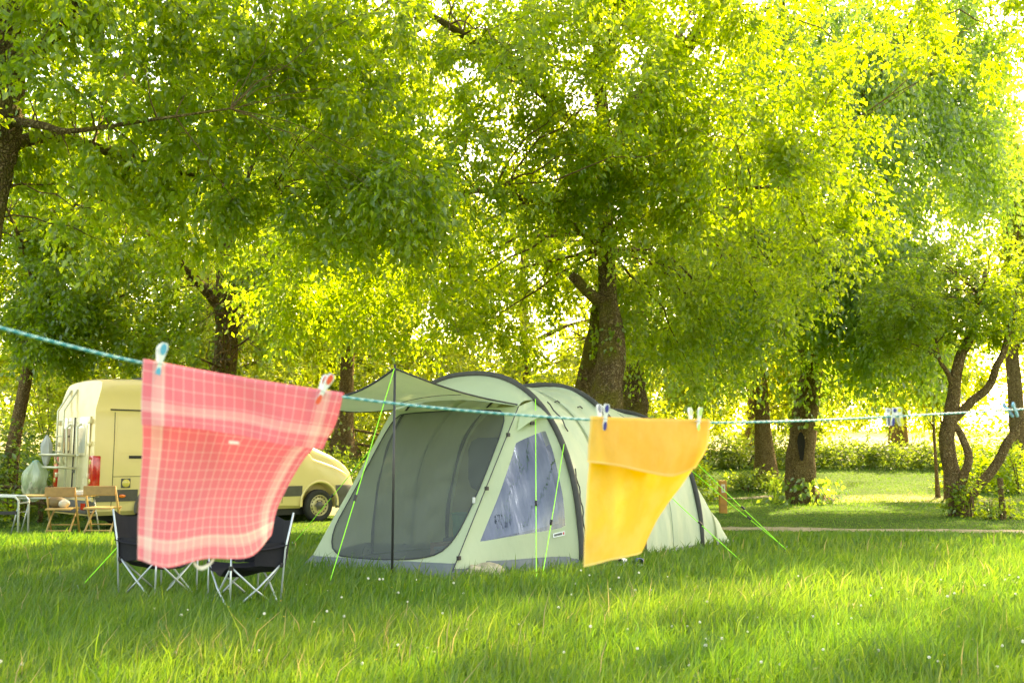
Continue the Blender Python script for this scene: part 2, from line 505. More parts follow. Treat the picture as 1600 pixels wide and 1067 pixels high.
def make_tree(name, label, base, stems, env, n1, n2, spr, nl, leaf, lmat, bark, seed, ln=.5, droop=.35, up=.18, big=False,
              flat=.6, flare=.5, group=None, ivy=None, gap=None, nside=14, keep=None, lowcut=None, shell=2.4, bare=(), clear=1.8):
    """stems: list of (points, radii) relative to the base; env: ellipsoids (cx,cy,cz,rx,ry,rz,weight) in world metres"""
    rng = np.random.default_rng(seed); random.seed(seed)
    root = empty(name, base); tag(root, label, 'tree', group)
    B = Vector(base)
    mb = MB(); att, attr = [], []
    for i, (p, r) in enumerate(stems):
        P, rr = trunk_shape(mb, [Vector(q) for q in p], r, nside, .10, seed + i, flare if i == 0 else 0)
        h0 = clear if i == 0 else .3
        for q, w in zip(P, rr):
            if i not in bare and (i > 0 or q.z > h0): att.append(q + B); attr.append(w)
    mb.build('trunk', bark, root, smooth=True)
    att = np.array([tuple(a) for a in att]); attr = np.array(attr)
    br = MB()
    bp, bd, bl = [], [], []
    def grow(ends, att, attr, n, rmax, nseg, collect, sag):
        na, nr = [], []
        for e in ends:
            dv = att - e
            dist = np.linalg.norm(dv, axis=1) + .6 * np.maximum(0, att[:, 2] - e[2] - .3) * (1 - sag) + 1.2 * np.maximum(0, .4 - attr * 8)
            j = int(np.argmin(dist)); p0 = att[j]
            L = np.linalg.norm(e - p0)
            if L < .15: continue
            c = (p0 + e) / 2 + np.array([0, 0, up * L]) + rng.normal(0, .10 * L, 3)
            t = np.linspace(0, 1, nseg)[:, None]
            pts = (1 - t) ** 2 * p0 + 2 * t * (1 - t) * c + t * t * e + rng.normal(0, .02 * L, (nseg, 3)) * np.sin(t * math.pi)
            r0 = min(rmax, attr[j] * .6, .009 + .007 * L)
            rad = r0 + (0.0035 - r0) * t[:, 0] ** .8
            br.tube([Vector(q - np.array(B)) for q in pts], list(rad), 5 if r0 > .02 else 3, cap=False)
            na += list(pts[1:]); nr += list(rad[1:])
            if collect:
                m = spr
                ts = np.clip(.12 + .9 * rng.uniform(0, 1, m) ** .75, 0, 1)[:, None]
                q = (1 - ts) ** 2 * p0 + 2 * ts * (1 - ts) * c + ts * ts * e
                tg = unit(2 * (1 - ts) * (c - p0) + 2 * ts * (e - c))
                dd = unit(tg * .7 + rng.normal(0, .55, (m, 3)) + np.array([0, 0, -.15 - .5 * droop]))
                bp.append(q); bd.append(dd); bl.append(ln * rng.uniform(.5, 1.25, m))
        return na, nr
    g = seed * .37 if gap is None else gap
    e1 = envelope_points(rng, env, n1, g, shell=shell)
    a1, r1 = grow(e1, att, attr, n1, .10, 8, False, 0)
    A = np.vstack([att, np.array(a1)]); AR = np.concatenate([attr, r1])
    e2 = envelope_points(rng, env, n2, g, shell=shell)
    if keep is not None: e2 = e2[keep(e2)]
    grow(e2, A, AR, n2, .03, 6, True, .6)
    br.build('branches', M_TWIG if bark is not BARK_D else BARK_D, root, smooth=True)['kind'] = 'stuff'
    p, d, n_, L, W, rnd = sprig_leaves(rng, np.vstack(bp), np.vstack(bd), np.concatenate(bl), nl, leaf, droop, flat)
    if lowcut is not None:
        k = p[:, 2] > lowcut(p)
        p, d, n_, L, W, rnd = p[k], d[k], n_[k], L[k], W[k], rnd[k]
    o = link_mesh('crown', leaves_mesh('crown', p - np.array(B), d, n_, L, W, rnd, big), lmat, root)
    o['kind'] = 'stuff'
    if ivy:
        for (zlo, zhi, cnt, size, spread) in ivy:
            P0, R0 = stems[0]
            z = rng.uniform(zlo, zhi, cnt)
            px = np.interp(z, [q[2] for q in P0], [q[0] for q in P0]); py = np.interp(z, [q[2] for q in P0], [q[1] for q in P0])
            rr = np.interp(z, [q[2] for q in P0], R0)
            a = rng.uniform(0, 2 * math.pi, cnt)
            a = a + .8 * np.sin(z * 2.3 + seed) * (rng.uniform(0, 1, cnt) < .6)
            rad = rr * 1.12 + np.abs(rng.normal(0, spread, cnt))
            q = np.stack([px + np.cos(a) * rad, py + np.sin(a) * rad, z], 1)
            o_ = np.stack([np.cos(a), np.sin(a), np.zeros(cnt)], 1)
            dd = unit(np.array([0, 0, -.8]) + o_ * .4 + rng.normal(0, .4, (cnt, 3)))
            nn = unit(o_ + rng.normal(0, .35, (cnt, 3)))
            LL = size * rng.uniform(.6, 1.2, cnt)
            link_mesh('climbing_leaves', leaves_mesh('climbing_leaves', q, dd, nn, LL, LL * .7, rng.uniform(0, 1, cnt)), lmat, root)['kind'] = 'stuff'
    return root

def make_bush(name, label, blobs, n, leaf, lmat, seed, cat='bush', group=None, ln=.35, nl=9, stems=True, droop=.25, kind=None):
    """blobs: ellipsoids standing on the ground (cx,cy,rx,ry,h)"""
    rng = np.random.default_rng(seed)
    c0 = blobs[0]
    B = np.array([c0[0], c0[1], gz(c0[0], c0[1])])
    root = empty(name, B); tag(root, label, cat, group, kind)
    w = np.array([b[2] * b[3] * b[4] for b in blobs]); w = w / w.sum()
    k = rng.choice(len(blobs), n, p=w)
    E = np.array(blobs)[k]
    u = unit(rng.normal(size=(n, 3))) * rng.uniform(0, 1, (n, 1)) ** (1 / 3.2)
    u[:, 2] = np.abs(u[:, 2])
    lump = 1 + .22 * wob(u[:, 0] * 3 + E[:, 0], u[:, 1] * 3 + u[:, 2] * 2, 1.5, seed)[:, None]
    u = u * lump
    x, y = E[:, 0] + u[:, 0] * E[:, 2], E[:, 1] + u[:, 1] * E[:, 3]
    z = ground_z(x, y) + u[:, 2] * E[:, 4]
    base = np.stack([x, y, z], 1) - B
    d = unit(u * np.array([1, 1, .6]) + np.array([0, 0, .45]) + rng.normal(0, .5, (n, 3)))
    p, ld, nn, L, W, rnd = sprig_leaves(rng, base, d, ln * rng.uniform(.5, 1.2, n), nl, leaf, droop, .5)
    link_mesh('foliage', leaves_mesh('foliage', p, ld, nn, L, W, rnd), lmat, root)['kind'] = 'stuff'
    if stems:
        for b in blobs:
            for i in range(5):
                a = rng.uniform(0, 6.28); r_ = rng.uniform(.2, .8)
                ex, ey = b[0] + math.cos(a) * b[2] * r_, b[1] + math.sin(a) * b[3] * r_
                q0 = Vector((b[0] + .15 * math.cos(a), b[1] + .15 * math.sin(a), gz(b[0], b[1]) - .05)) - Vector(B)
                q1 = Vector((ex, ey, gz(ex, ey) + b[4] * .75)) - Vector(B)
                MB().tube([q0, (q0 + q1) / 2 + Vector((0, 0, .1 * b[4])), q1], [.02, .014, .006], 5).build('stem', M_TWIG, root, smooth=True)
    return root

# ---- the big tree behind the tent: thick mossy trunk, limb stub on its left, forking limbs
tb = (1.62, 17.0, 0.0)
S = lambda px, py, Y, b: tuple(spot(px, py, Y) - Vector(b))
def st(pts, b, z0=None):
    return [S(px, py, Y, b) for px, py, Y in pts]
make_tree('big_tree', 'large broad tree with thick mossy trunk rising right behind the tent', tb,
    [([(0, 0, -.2)] + st([(947, 660, 17), (950, 600, 17), (955, 545, 17), (950, 470, 17), (948, 400, 17), (946, 320, 17), (944, 230, 17), (938, 130, 16.8), (930, -40, 16.5), (915, -260, 16)], tb),
      [.37, .31, .265, .24, .165, .145, .135, .125, .105, .09, .05]),
     (st([(948, 478, 17), (922, 460, 16.8), (900, 437, 16.6), (893, 430, 16.55)], tb), [.10, .095, .085, .07]),
     (st([(948, 300, 17), (985, 205, 16.8), (1045, 110, 16.4), (1130, 0, 15.8), (1210, -140, 15.0)], tb), [.17, .15, .13, .10, .04]),
     (st([(946, 280, 17), (890, 190, 16), (800, 110, 15), (700, 40, 14), (560, -40, 13)], tb), [.10, .08, .06, .05, .02]),
     (st([(950, 360, 17), (1040, 330, 16.6), (1130, 300, 16), (1230, 290, 15.4)], tb), [.08, .06, .04, .02]),
     (st([(946, 390, 17), (860, 330, 16.2), (770, 300, 15.2), (640, 310, 14.2)], tb), [.07, .055, .04, .02]),
     (st([(950, 250, 17), (1010, 130, 18.5), (1080, 30, 20)], tb), [.12, .09, .04]),
     (st([(944, 120, 17), (980, -60, 14), (1040, -330, 11.5)], tb), [.12, .09, .03])],
    [(0.8, 15.2, 8.4, 5.4, 5.6, 4.2, 5), (2.2, 13.2, 9.2, 6.2, 4.6, 3.4, 3.0), (-1.9, 14.2, 5.2, 2.3, 2.2, 1.7, 1.4), (4.4, 15.6, 5.4, 2.2, 2.4, 2.0, 1.6), (1.0, 17.9, 4.7, 3.4, 1.2, 1.8, 1.4), (3.6, 18.8, 4.0, 2.0, 1.5, 1.7, 1.0), (1.4, 14.4, 6.3, 3.4, 1.8, 2.0, 2.2), (1.3, 15.3, 6.3, 2.2, 1.1, 1.2, 1.1), (4.8, 11.4, 10.6, 5.2, 4.2, 2.8, 1.8), (1.5, 15.7, 5.7, 1.7, .8, 1.1, 1.1), (-2.4, 15.4, 7.6, 2.2, 2.0, 2.0, 1.5), (1.2, 16.2, 9.2, 2.6, 1.8, 1.5, 1.1), (-.6, 18.6, 4.3, 1.6, 1.0, 1.3, .8), (8.0, 14.2, 8.6, 3.0, 2.6, 2.0, 2.0), (-2.3, 16.0, 4.1, 2.6, 1.7, 1.2, 1.7), (3.9, 19.3, 4.2, 2.4, 1.4, 1.5, 1.0)],  # high lobes, mostly out of view, added to shade the front lawn
    160, 1400, 14, 12, .092, LEAF_A, BARK_A, 11, ln=.55, droop=.42,
    bare=(1,), clear=5.1, ivy=[(2.9, 3.5, 90, .11, .04), (4.9, 7.2, 260, .12, .09)])

# dark second trunk leaning against the big one and an old one beyond
for nm, lab, pts, rad, sd_ in (
    ('leaning_trunk', 'dark bare trunk leaning close behind the mossy trunk of the big tree', [(908, 660, 18.2), (917, 610, 18.2), (926, 560, 18.0), (934, 500, 17.9), (940, 430, 17.8)], [.26, .22, .19, .16, .10], 3),
    ('old_trunk', 'short dark ivy-grown trunk seen just past the big mossy trunk', [(986, 680, 20.5), (985, 640, 20.5), (987, 600, 20.5), (992, 560, 20.6), (996, 525, 20.6)], [.42, .34, .28, .2, .06], 7)):
    P = [spot(*q) for q in pts]
    b = Vector((P[0].x, P[0].y, gz(P[0].x, P[0].y)))
    r0 = empty(nm, b); tag(r0, lab, 'tree trunk')
    mb = MB(); trunk_shape(mb, [Vector((0, 0, -.2))] + [q - b for q in P], [rad[0] * 1.15] + rad, 12, .12, sd_, .4)
    mb.build('trunk', BARK_A, r0, smooth=True)
    rng = np.random.default_rng(sd_)
    cnt = 260
    tt = rng.uniform(0.1, 1, cnt); PP = np.array([tuple(q - b) for q in P]); ti = tt * (len(P) - 1)
    q = np.stack([np.interp(ti, range(len(P)), PP[:, k]) for k in range(3)], 1) + rng.normal(0, .16, (cnt, 3))
    LL = .1 * rng.uniform(.6, 1.2, cnt)
    link_mesh('climbing_leaves', leaves_mesh('climbing_leaves', q, unit(rng.normal(0, .5, (cnt, 3)) + np.array([0, -.3, -.7])), unit(rng.normal(0, .5, (cnt, 3)) + np.array([0, -.6, .4])), LL, LL * .7, rng.uniform(0, 1, cnt)), LEAF_A, r0)['kind'] = 'stuff'

# ---- weeping tree with the hollow trunk on the right
hb = (7.82, 26.6, gz(7.82, 26.6))
make_tree('weeping_tree', 'tall weeping tree with leaning hollow brown trunk on the right lawn', hb,
    [([(0, 0, -.2)] + st([(1252, 770, 26.6), (1252, 720, 26.6), (1256, 660, 26.6), (1264, 610, 26.5), (1268, 570, 26.4), (1262, 540, 26.3), (1252, 500, 26), (1246, 420, 25.6), (1240, 280, 25), (1225, 60, 24.5), (1210, -140, 24)], hb),
      [.50, .42, .37, .33, .30, .28, .27, .25, .21, .16, .10, .04]),
     (st([(1266, 580, 26.4), (1300, 500, 26), (1340, 400, 25.2), (1390, 270, 24.5)], hb), [.16, .13, .09, .04]),
     (st([(1250, 480, 26), (1200, 380, 25), (1120, 280, 24), (1050, 180, 23)], hb), [.16, .12, .08, .03]),
     (st([(1244, 380, 25.6), (1290, 250, 25), (1370, 120, 24), (1440, 10, 23)], hb), [.13, .1, .07, .03]),
     (st([(1240, 300, 25), (1180, 160, 24), (1140, 20, 23)], hb), [.12, .09, .04])],
    [(6.9, 24.3, 9.0, 4.0, 3.6, 4.6, 5), (5.0, 24.4, 5.2, 1.7, 2.0, 2.3, 1.5), (8.6, 24.0, 5.6, 2.3, 2.0, 2.0, 1.8), (7.0, 23.8, 12.4, 3.4, 3.0, 2.2, .9), (10.4, 25.6, 9.6, 2.2, 2.4, 3.4, 1.9), (11.8, 26.2, 13.2, 2.8, 2.2, 3.4, 2.2), (12.5, 26.6, 9.4, 1.8, 1.8, 2.6, 1.4), (9.3, 24.2, 4.6, 1.6, 1.6, 1.6, .9)],
    130, 850, 12, 14, .135, LEAF_B, BARK_B, 23, ln=1.0, droop=.95, up=.28, flat=.15,
    ivy=[(-.1, .7, 420, .17, .30), (2.0, 4.6, 420, .17, .12)], lowcut=lambda p: 2.0 + 1.0 * np.abs(wob(p[:, 0], p[:, 1], 1.1, 3)))
# hollow in that trunk: a flat dark patch, its shade put into the colour
def hollow():
    r0 = [o for o in COL.objects if o.name == 'weeping_tree'][0]
    c = spot(1252, 697, 26.6 - .405)
    rows = []
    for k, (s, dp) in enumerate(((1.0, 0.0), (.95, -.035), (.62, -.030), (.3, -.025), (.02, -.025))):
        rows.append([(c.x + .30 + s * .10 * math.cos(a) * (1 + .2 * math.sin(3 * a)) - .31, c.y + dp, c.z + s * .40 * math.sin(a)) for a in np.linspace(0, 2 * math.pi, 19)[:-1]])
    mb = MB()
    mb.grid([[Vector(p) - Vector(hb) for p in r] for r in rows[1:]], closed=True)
    mb.build('hollow', plain('hollow_shade', (0.012, 0.009, 0.006), .95), r0, smooth=True)
hollow()

# ---- slim tree behind it
def simple_tree(name, label, px, py, Y, top, w, env, lm, bark, seed, leaf=.18, n1=40, n2=170, spr=10, nl=10, lean=0.0, **kw):
    p = spot(px, py, Y)
    b = (p.x, Y, gz(p.x, Y))
    h = top - b[2]
    stm = [([(0, 0, -.2), (lean * .1, 0, h * .15), (lean * .35, .05, h * .4), (lean * .7, -.05, h * .7), (lean, 0, h)], [w * 1.25, w, w * .8, w * .5, w * .12])]
    rng = random.Random(seed)
    for i in range(4):
        a = rng.uniform(0, 6.28); z = h * (.38 + .13 * i); l = .28 * h
        stm.append(([(lean * z / h, 0, z), (lean * z / h + math.cos(a) * l * .5, math.sin(a) * l * .5, z + l * .45), (lean * z / h + math.cos(a) * l, math.sin(a) * l, z + l * .75)], [w * .45, w * .3, w * .08]))
    ev = [(b[0] + e[0], b[1] + e[1], b[2] + e[2], *e[3:]) for e in env]
    return make_tree(name, label, b, stm, ev, n1, n2, spr, nl, leaf, lm, bark, seed, nside=10, **kw)

simple_tree('pale_tree', 'slim grey-brown tree between the tent and the hollow trunk', 1197, 740, 33, 12, .27,
    [(0, 0, 7.5, 3.4, 3, 3.6, 3), (-2, -.5, 4.0, 2.2, 1.6, 1.9, 1.4), (1.8, 0, 3.8, 1.6, 1.4, 1.5, 1.0)], LEAF_C, BARK_B, 31, leaf=.15, n2=420, droop=.7, flat=.3, lean=-.5)

# ---- many-stemmed tree at the right
mbs = (9.35, 20.8, gz(9.35, 20.8))
make_tree('forked_tree', 'small many-stemmed tree with crooked forking stems near the round post', mbs,
    [([(0, 0, -.2)] + st([(1497, 795, 20.8), (1488, 740, 20.8), (1480, 690, 20.8), (1486, 645, 20.8), (1492, 600, 20.8), (1500, 560, 20.7), (1515, 530, 20.7), (1528, 490, 20.6), (1540, 420, 20.5)], mbs),
      [.27, .21, .165, .155, .145, .12, .105, .095, .07, .03]),
     (st([(1490, 655, 20.8), (1515, 630, 20.7), (1545, 605, 20.6), (1556, 575, 20.5), (1570, 545, 20.5), (1580, 500, 20.4), (1592, 440, 20.3)], mbs), [.095, .088, .08, .072, .064, .05, .025]),
     (st([(1506, 790, 20.7), (1528, 760, 20.6), (1556, 728, 20.5), (1575, 690, 20.4), (1600, 660, 20.4), (1640, 620, 20.3)], mbs), [.105, .10, .095, .09, .08, .04]),
     (st([(1502, 785, 20.7), (1506, 745, 20.6), (1514, 715, 20.6), (1504, 685, 20.7), (1490, 660, 20.8)], mbs), [.10, .09, .08, .075, .06]),
     (st([(1490, 610, 20.8), (1482, 585, 20.7), (1468, 562, 20.6), (1462, 530, 20.5)], mbs), [.06, .05, .04, .02])],
    [(9.6, 20.6, 4.75, 2.1, 1.8, 1.25, 3), (11.2, 20.6, 4.5, 1.6, 1.5, 1.3, 1.5), (8.1, 20.5, 4.1, 1.0, 1.2, .9, .8)],
    60, 260, 11, 11, .085, LEAF_A, BARK_B, 41, ln=.35, droop=.3, nside=12, flare=.25, shell=2.0)
simple_tree('edge_tree', 'brown trunk at the right edge rising behind the shrubs', 1592, 700, 34, 12, .26,
    [(1.9, 0, 8.0, 3.5, 2.6, 4.2, 3), (1.4, 0, 12.0, 3.0, 2.4, 2.8, 1.6)], LEAF_C, BARK_B, 43, leaf=.15, n2=520)
simple_tree('sapling', 'thin sapling standing left of the forked tree', 1463, 728, 30, 5.4, .05,
    [(0, 0, 3.6, .9, .9, 1.0, 1)], LEAF_C, BARK_B, 45, leaf=.13, n1=10, n2=40, spr=8, group='thin saplings in front of the sunlit field')
simple_tree('sapling', 'second thinner sapling next to the forked tree stem', 1475, 732, 29.4, 5.0, .035,
    [(0, 0, 3.6, .8, .8, 1.0, 1)], LEAF_C, BARK_B, 46, leaf=.13, n1=10, n2=40, spr=8, group='thin saplings in front of the sunlit field')

# ---- near tree whose branches hang in from the left
nb = (-6.35, 11.2, 0)
make_tree('overhanging_tree', 'near dark tree whose leafy boughs hang in from the upper left', nb,
    [([(0, 0, -.2), (.05, 0, 1.5), (.2, 0, 3.5)] + st([(8, 160, 11.2), (10, 60, 11.2), (14, -60, 11.1), (40, -260, 11)], nb), [.42, .33, .27, .20, .18, .15, .04]),
     (st([(6, 190, 11.2), (60, 195, 10.9), (110, 205, 10.7), (220, 190, 10.5), (360, 170, 10.4)], nb), [.06, .045, .03, .02, .01]),
     (st([(8, 120, 11.2), (70, 70, 11), (110, 20, 10.8), (180, -80, 10.4)], nb), [.12, .09, .07, .03]),
     (st([(10, 40, 11.2), (110, -60, 12), (260, -130, 12.6), (480, -160, 13)], nb), [.11, .09, .06, .02]),
     (st([(6, 230, 11.2), (90, 215, 12), (240, 260, 12.6), (420, 300, 13)], nb), [.09, .07, .05, .02])],
    [(-4.6, 11.3, 6.3, 2.4, 2.2, 1.8, 3), (-2.6, 12.2, 6.0, 2.0, 1.8, 1.7, 2), (-4.4, 12.2, 4.5, 1.9, 1.5, .9, 1.2), (-1.6, 12.0, 4.3, 1.2, 1.1, .65, 1.0), (-4.2, 11.5, 8.6, 3.4, 3.4, 1.8, 1)],
    100, 500, 12, 11, .09, LEAF_A, BARK_A, 53, ln=.42, droop=.4, big=True)

# ---- trees behind the van
lb = spot(352, 700, 26.5); lb = (lb.x, 26.5, gz(lb.x, 26.5))
make_tree('ivy_tree', 'ivy-clad tree with brown trunk standing behind the van', lb,
    [([(0, 0, -.2), (0, 0, 1.2)] + st([(350, 580, 26.5), (354, 530, 26.5), (352, 480, 26.4), (356, 400, 26), (366, 250, 25.5), (380, 60, 25), (390, -160, 24)], lb), [.52, .40, .32, .30, .28, .24, .2, .14, .04]),
     (st([(352, 490, 26.4), (290, 420, 25.6), (220, 360, 24.6), (120, 320, 23.6)], lb), [.15, .12, .08, .03]),
     (st([(354, 470, 26.4), (430, 390, 25.4), (510, 330, 24.2), (600, 300, 23)], lb), [.15, .12, .08, .03]),
     (st([(360, 330, 26), (290, 220, 25.6), (200, 120, 25), (100, 40, 24)], lb), [.13, .1, .07, .03]),
     (st([(362, 300, 26), (460, 190, 25), (580, 100, 24), (680, 30, 23)], lb), [.13, .1, .07, .03])],
    [(-7.4, 24.4, 8.6, 5.4, 3.6, 4.4, 5), (-10.3, 23.2, 5.4, 2.6, 2.0, 2.2, 1.6), (-4.2, 22.8, 5.6, 2.6, 2.0, 1.9, 1.8), (-6.8, 23.0, 4.1, 3.0, 1.6, 1.0, 1.5)],
    110, 560, 12, 12, .115, LEAF_A, BARK_B, 61, ln=.6, droop=.45, ivy=[(1.6, 4.4, 420, .12, .06)], lowcut=lambda p: np.where((np.abs(p[:, 0] - lb[0] * p[:, 1] / 26.5) < .75 + .35 * wob(p[:, 0] * 2, p[:, 2] * 2, 2, 1)) & (p[:, 2] < 5.0) & (p[:, 1] < 26.3), 99, 2.2))
simple_tree('slanting_tree', 'slanting grey trunk among the dark bushes at the far left', 12, 720, 23.5, 9.5, .16,
    [(0.2, 0, 6.8, 3.0, 2.4, 2.8, 3), (1.5, -.6, 4.2, 1.6, 1.4, 1.0, 1)], LEAF_A, BARK_B, 67, leaf=.125, n2=360, lean=1.1)
simple_tree('gnarled_tree', 'gnarled dark tree with swollen hollow base on the bank behind the van', 537, 708, 28.5, 10, .22,
    [(0, 0, 7.2, 3.6, 2.6, 3.0, 3), (0, -.5, 4.2, 2.4, 1.6, 1.1, 1)], LEAF_C, BARK_B, 71, leaf=.14, n2=420, lean=.2, flare=1.6, ivy=[(.0, 1.6, 120, .14, .22)])

# ---- trees on the bank and beyond the field
far = [(-24, 36, 13, LEAF_A, 'leafy tree at the far left beyond the bushes'), (-17, 40, 17, LEAF_C, 'tall yellow-green tree beyond the van roof'),
       (-11, 36, 12, LEAF_C, 'sunlit tree left of the ivy-clad trunk, on the bank'), (-4.5, 40, 21, LEAF_C, 'bright backlit tree above the tent awning'),
       (0.5, 37, 13, LEAF_C, 'sunlit tree behind the big mossy trunk, its left side'), (5.8, 45, 17, LEAF_C, 'bright tree across the field behind the slim trunk'),
       (12.5, 52, 18, LEAF_C, 'sunlit tree across the field, right of the hollow trunk'), (22, 57, 23, LEAF_C, 'yellow-green tree across the field behind the forked tree'),
       (31, 55, 20, LEAF_A, 'tree across the field at the right edge'),
       (-11, 47, 22, LEAF_C, 'tall tree farthest back on the left')]
for i, (x, y, h, lm, lab) in enumerate(far):
    b = (x, y, gz(x, y)); k = h / 14
    stm = [([(0, 0, -.3), (.1, 0, h * .2), (-.1, 0, h * .5), (.1, 0, h)], [.28 * k, .20 * k, .14 * k, .03])]
    rg = random.Random(i)
    for j in range(5):
        a = rg.uniform(0, 6.28); z = h * (.2 + .13 * j); l = .27 * h
        stm.append(([(0, 0, z), (math.cos(a) * l * .5, math.sin(a) * l * .5, z + .25 * l), (math.cos(a) * l, math.sin(a) * l, z + .4 * l)], [.12 * k, .08 * k, .03]))
    ev = [(x, y, b[2] + h * .60, 4.6 * k, 3.4 * k, h * .36, 4), (x + rg.uniform(-2, 2), y - 1.6, b[2] + h * .3, 3.4 * k, 2.4, h * .22, 2), (x + rg.uniform(-2, 2), y - 1.4, b[2] + h * .17, 4.0 * k, 1.6, h * .15, 3.0)]
    make_tree('distant_tree', lab, b, stm, ev, 40, int(225 * k), 9, 9, .225 * k ** .4, lm, BARK_B, 200 + i, ln=.8, droop=.4, nside=8, group='trees on the bank and across the field')

# ---- shrubs
P_ = lambda px, Y: (px - 800) / FPX * Y
make_bush('bush', 'dense dark bush behind the van ladder at the left', [(-11.2, 22.6, 1.6, 1.2, 2.0), (-9.9, 23.4, 1.3, 1.0, 1.7), (-12.6, 23.6, 1.6, 1.2, 2.2)], 700, .13, LEAF_D, 301)
make_bush('bush', 'light leafy bush beside the metal tube frame at the left edge', [(-11.2, 19.6, .8, .9, 1.1), (-12.2, 20.4, 1.2, 1.0, 1.7), (-10.6, 20.4, .6, .7, .8)], 520, .12, LEAF_A, 302)
make_bush('bush', 'low green scrub on the bank above the van bonnet', [(-4.0, 26.0, 1.2, .8, .65), (-2.6, 26.5, 1.2, .9, .8), (-1.2, 27.0, 1.3, .9, .75), (-5.6, 26.6, 1.3, .8, .6)], 700, .10, LEAF_D, 303)
make_bush('bush', 'flowering sunlit undergrowth along the rail behind the tent awning', [(-3.6, 29.4, 1.6, .8, 1.2), (-1.0, 29.8, 1.7, .8, 1.5), (-6.6, 29.2, 1.6, .8, 1.2)], 520, .14, LEAF_C, 304)
make_bush('hedge', 'long low green hedge along the sunlit field', [(P_(1090, 36.5), 36.5, 1.6, .8, .95), (P_(1160, 36.5), 36.6, 1.5, .8, 1.05), (P_(1240, 36.5), 36.4, 1.6, .9, 1.1), (P_(1320, 36.5), 36.6, 1.6, .8, 1.0), (P_(1400, 36.5), 36.4, 1.7, .8, .9), (P_(1470, 36.5), 36.5, 1.6, .8, .95)], 1500, .13, LEAF_D, 305, cat='hedge')
make_bush('bush', 'loose bush behind the forked tree at the right', [(P_(1530, 31), 31.5, 1.1, .8, 1.2), (P_(1590, 31), 31.2, 1.0, .8, 1.5), (P_(1570, 31), 32.4, 1.3, .9, 1.8)], 520, .13, LEAF_A, 306)
make_bush('bush', 'bluish grey-green shrub behind the rear of the tent', [(P_(1050, 30.5), 30.5, .95, .8, 1.8)], 300, .10, LEAF_E, 307)
make_bush('bush', 'leafy shrub under the boughs right of the big trunk', [(P_(1010, 27), 27.5, .9, .8, 2.4), (P_(1075, 28), 28.5, .7, .7, 1.6)], 420, .14, LEAF_A, 308)
make_bush('bush', 'dim green shrub between the leaning trunk and the tent hoop', [(P_(870, 25), 25.5, 1.4, .9, 2.2), (P_(800, 25), 26.5, 1.1, .9, 2.0)], 480, .14, LEAF_D, 309)
make_bush('bush', 'low weeds round the foot of the slim grey-brown tree', [(P_(1170, 31.5), 31.6, .8, .5, .5), (P_(1215, 31.5), 32.2, .5, .4, .5)], 160, .11, LEAF_D, 310)
make_bush('bush', 'leafy weeds at the foot of the round post', [(P_(1560, 19.4), 19.7, .35, .25, .45), (P_(1580, 19.4), 19.9, .25, .25, .35)], 50, .09, LEAF_A, 311)
make_bush('bush', 'leafy shoots sprouting at the foot of the forked tree', [(P_(1507, 20.3), 20.42, .22, .15, .75), (P_(1490, 20.3), 20.45, .15, .12, 1.0)], 40, .10, LEAF_A, 312)
make_bush('tall_shrub', 'tall sunlit shrub behind the gnarled base on the bank', [(-4.6, 31.5, 2.2, 1.2, 3.6), (-7.4, 31.8, 2.2, 1.2, 3.2)], 900, .15, LEAF_C, 313, cat='shrub', ln=.5)
make_bush('tall_shrub', 'tall bright shrub behind the ivy-clad trunk', [(-11.0, 31.5, 2.4, 1.3, 3.6), (-14.2, 31, 2.4, 1.3, 3.4)], 900, .15, LEAF_C, 314, cat='shrub', ln=.5)
make_bush('tall_shrub', 'tall shrub filling the gap left of the big trunk', [(-1.4, 32.5, 2.3, 1.2, 4.2), (1.4, 33.2, 2.0, 1.2, 3.6)], 900, .15, LEAF_C, 315, cat='shrub', ln=.5)
make_bush('tall_shrub', 'tall yellow-green shrub right of the old dark trunk', [(4.6, 35, 2.1, 1.2, 3.9)], 600, .15, LEAF_C, 316, cat='shrub', ln=.5)
make_bush('far_woodland', 'wooded slope beyond the meadow', [(-60 + 11 * i, 88 + 6 * math.sin(i * 1.7), 9, 5, 11 + 4 * math.sin(i * 2.3)) for i in range(14)], 4500, .55, LEAF_A, 320, cat='woodland', kind='stuff', ln=1.6, stems=False)
# ------------------------------------------------------------------ the van
def car_paint(name, col, rough=.28, coat=.6):
    m, nt, out = mat(name)
    c = coords(nt)
    dirt = ramp(nt, noise(nt, c, 2.2, 6, .65), [(0.42, (0, 0, 0)), (0.8, (1, 1, 1))])
    cc = mixc(nt, mth(nt, 'MULTIPLY', dirt, .22), col, tuple(x * .72 for x in col))
    p = node(nt, 'ShaderNodeBsdfPrincipled', i_Roughness=rough)
    p.inputs['Coat Weight'].default_value = coat; p.inputs['Coat Roughness'].default_value = .08
    nt.links.new(cc, p.inputs['Base Color'])
    nt.links.new(mth(nt, 'ADD', mth(nt, 'MULTIPLY', dirt, .25), rough), p.inputs['Roughness'])
    nt.links.new(bump(nt, noise(nt, c, 1.4, 2), .05, .03), p.inputs['Normal'])
    nt.links.new(p.outputs[0], out.inputs[0])
    return m
M_CREAM = car_paint('cream_paint', (0.76, 0.60, 0.27))
M_CREAM2 = car_paint('cream_gloss', (0.76, 0.66, 0.40), .16, .9)
M_TRIM = plain('grey_trim', (0.085, 0.078, 0.065), .6, var=.15, bmp=.15)
M_RUBBER = plain('rubber', (0.022, 0.021, 0.019), .8, var=.3, scale=14)
M_BLACK = plain('black_plastic', (0.012, 0.012, 0.013), .5, var=.2)
M_SEAM = plain('panel_gap', (0.03, 0.025, 0.015), .8)
M_RIM = plain('wheel_steel', (0.62, 0.52, 0.30), .35, metal=.25, var=.15)
M_HUB = plain('hub_dark', (0.10, 0.095, 0.085), .45, metal=.4)
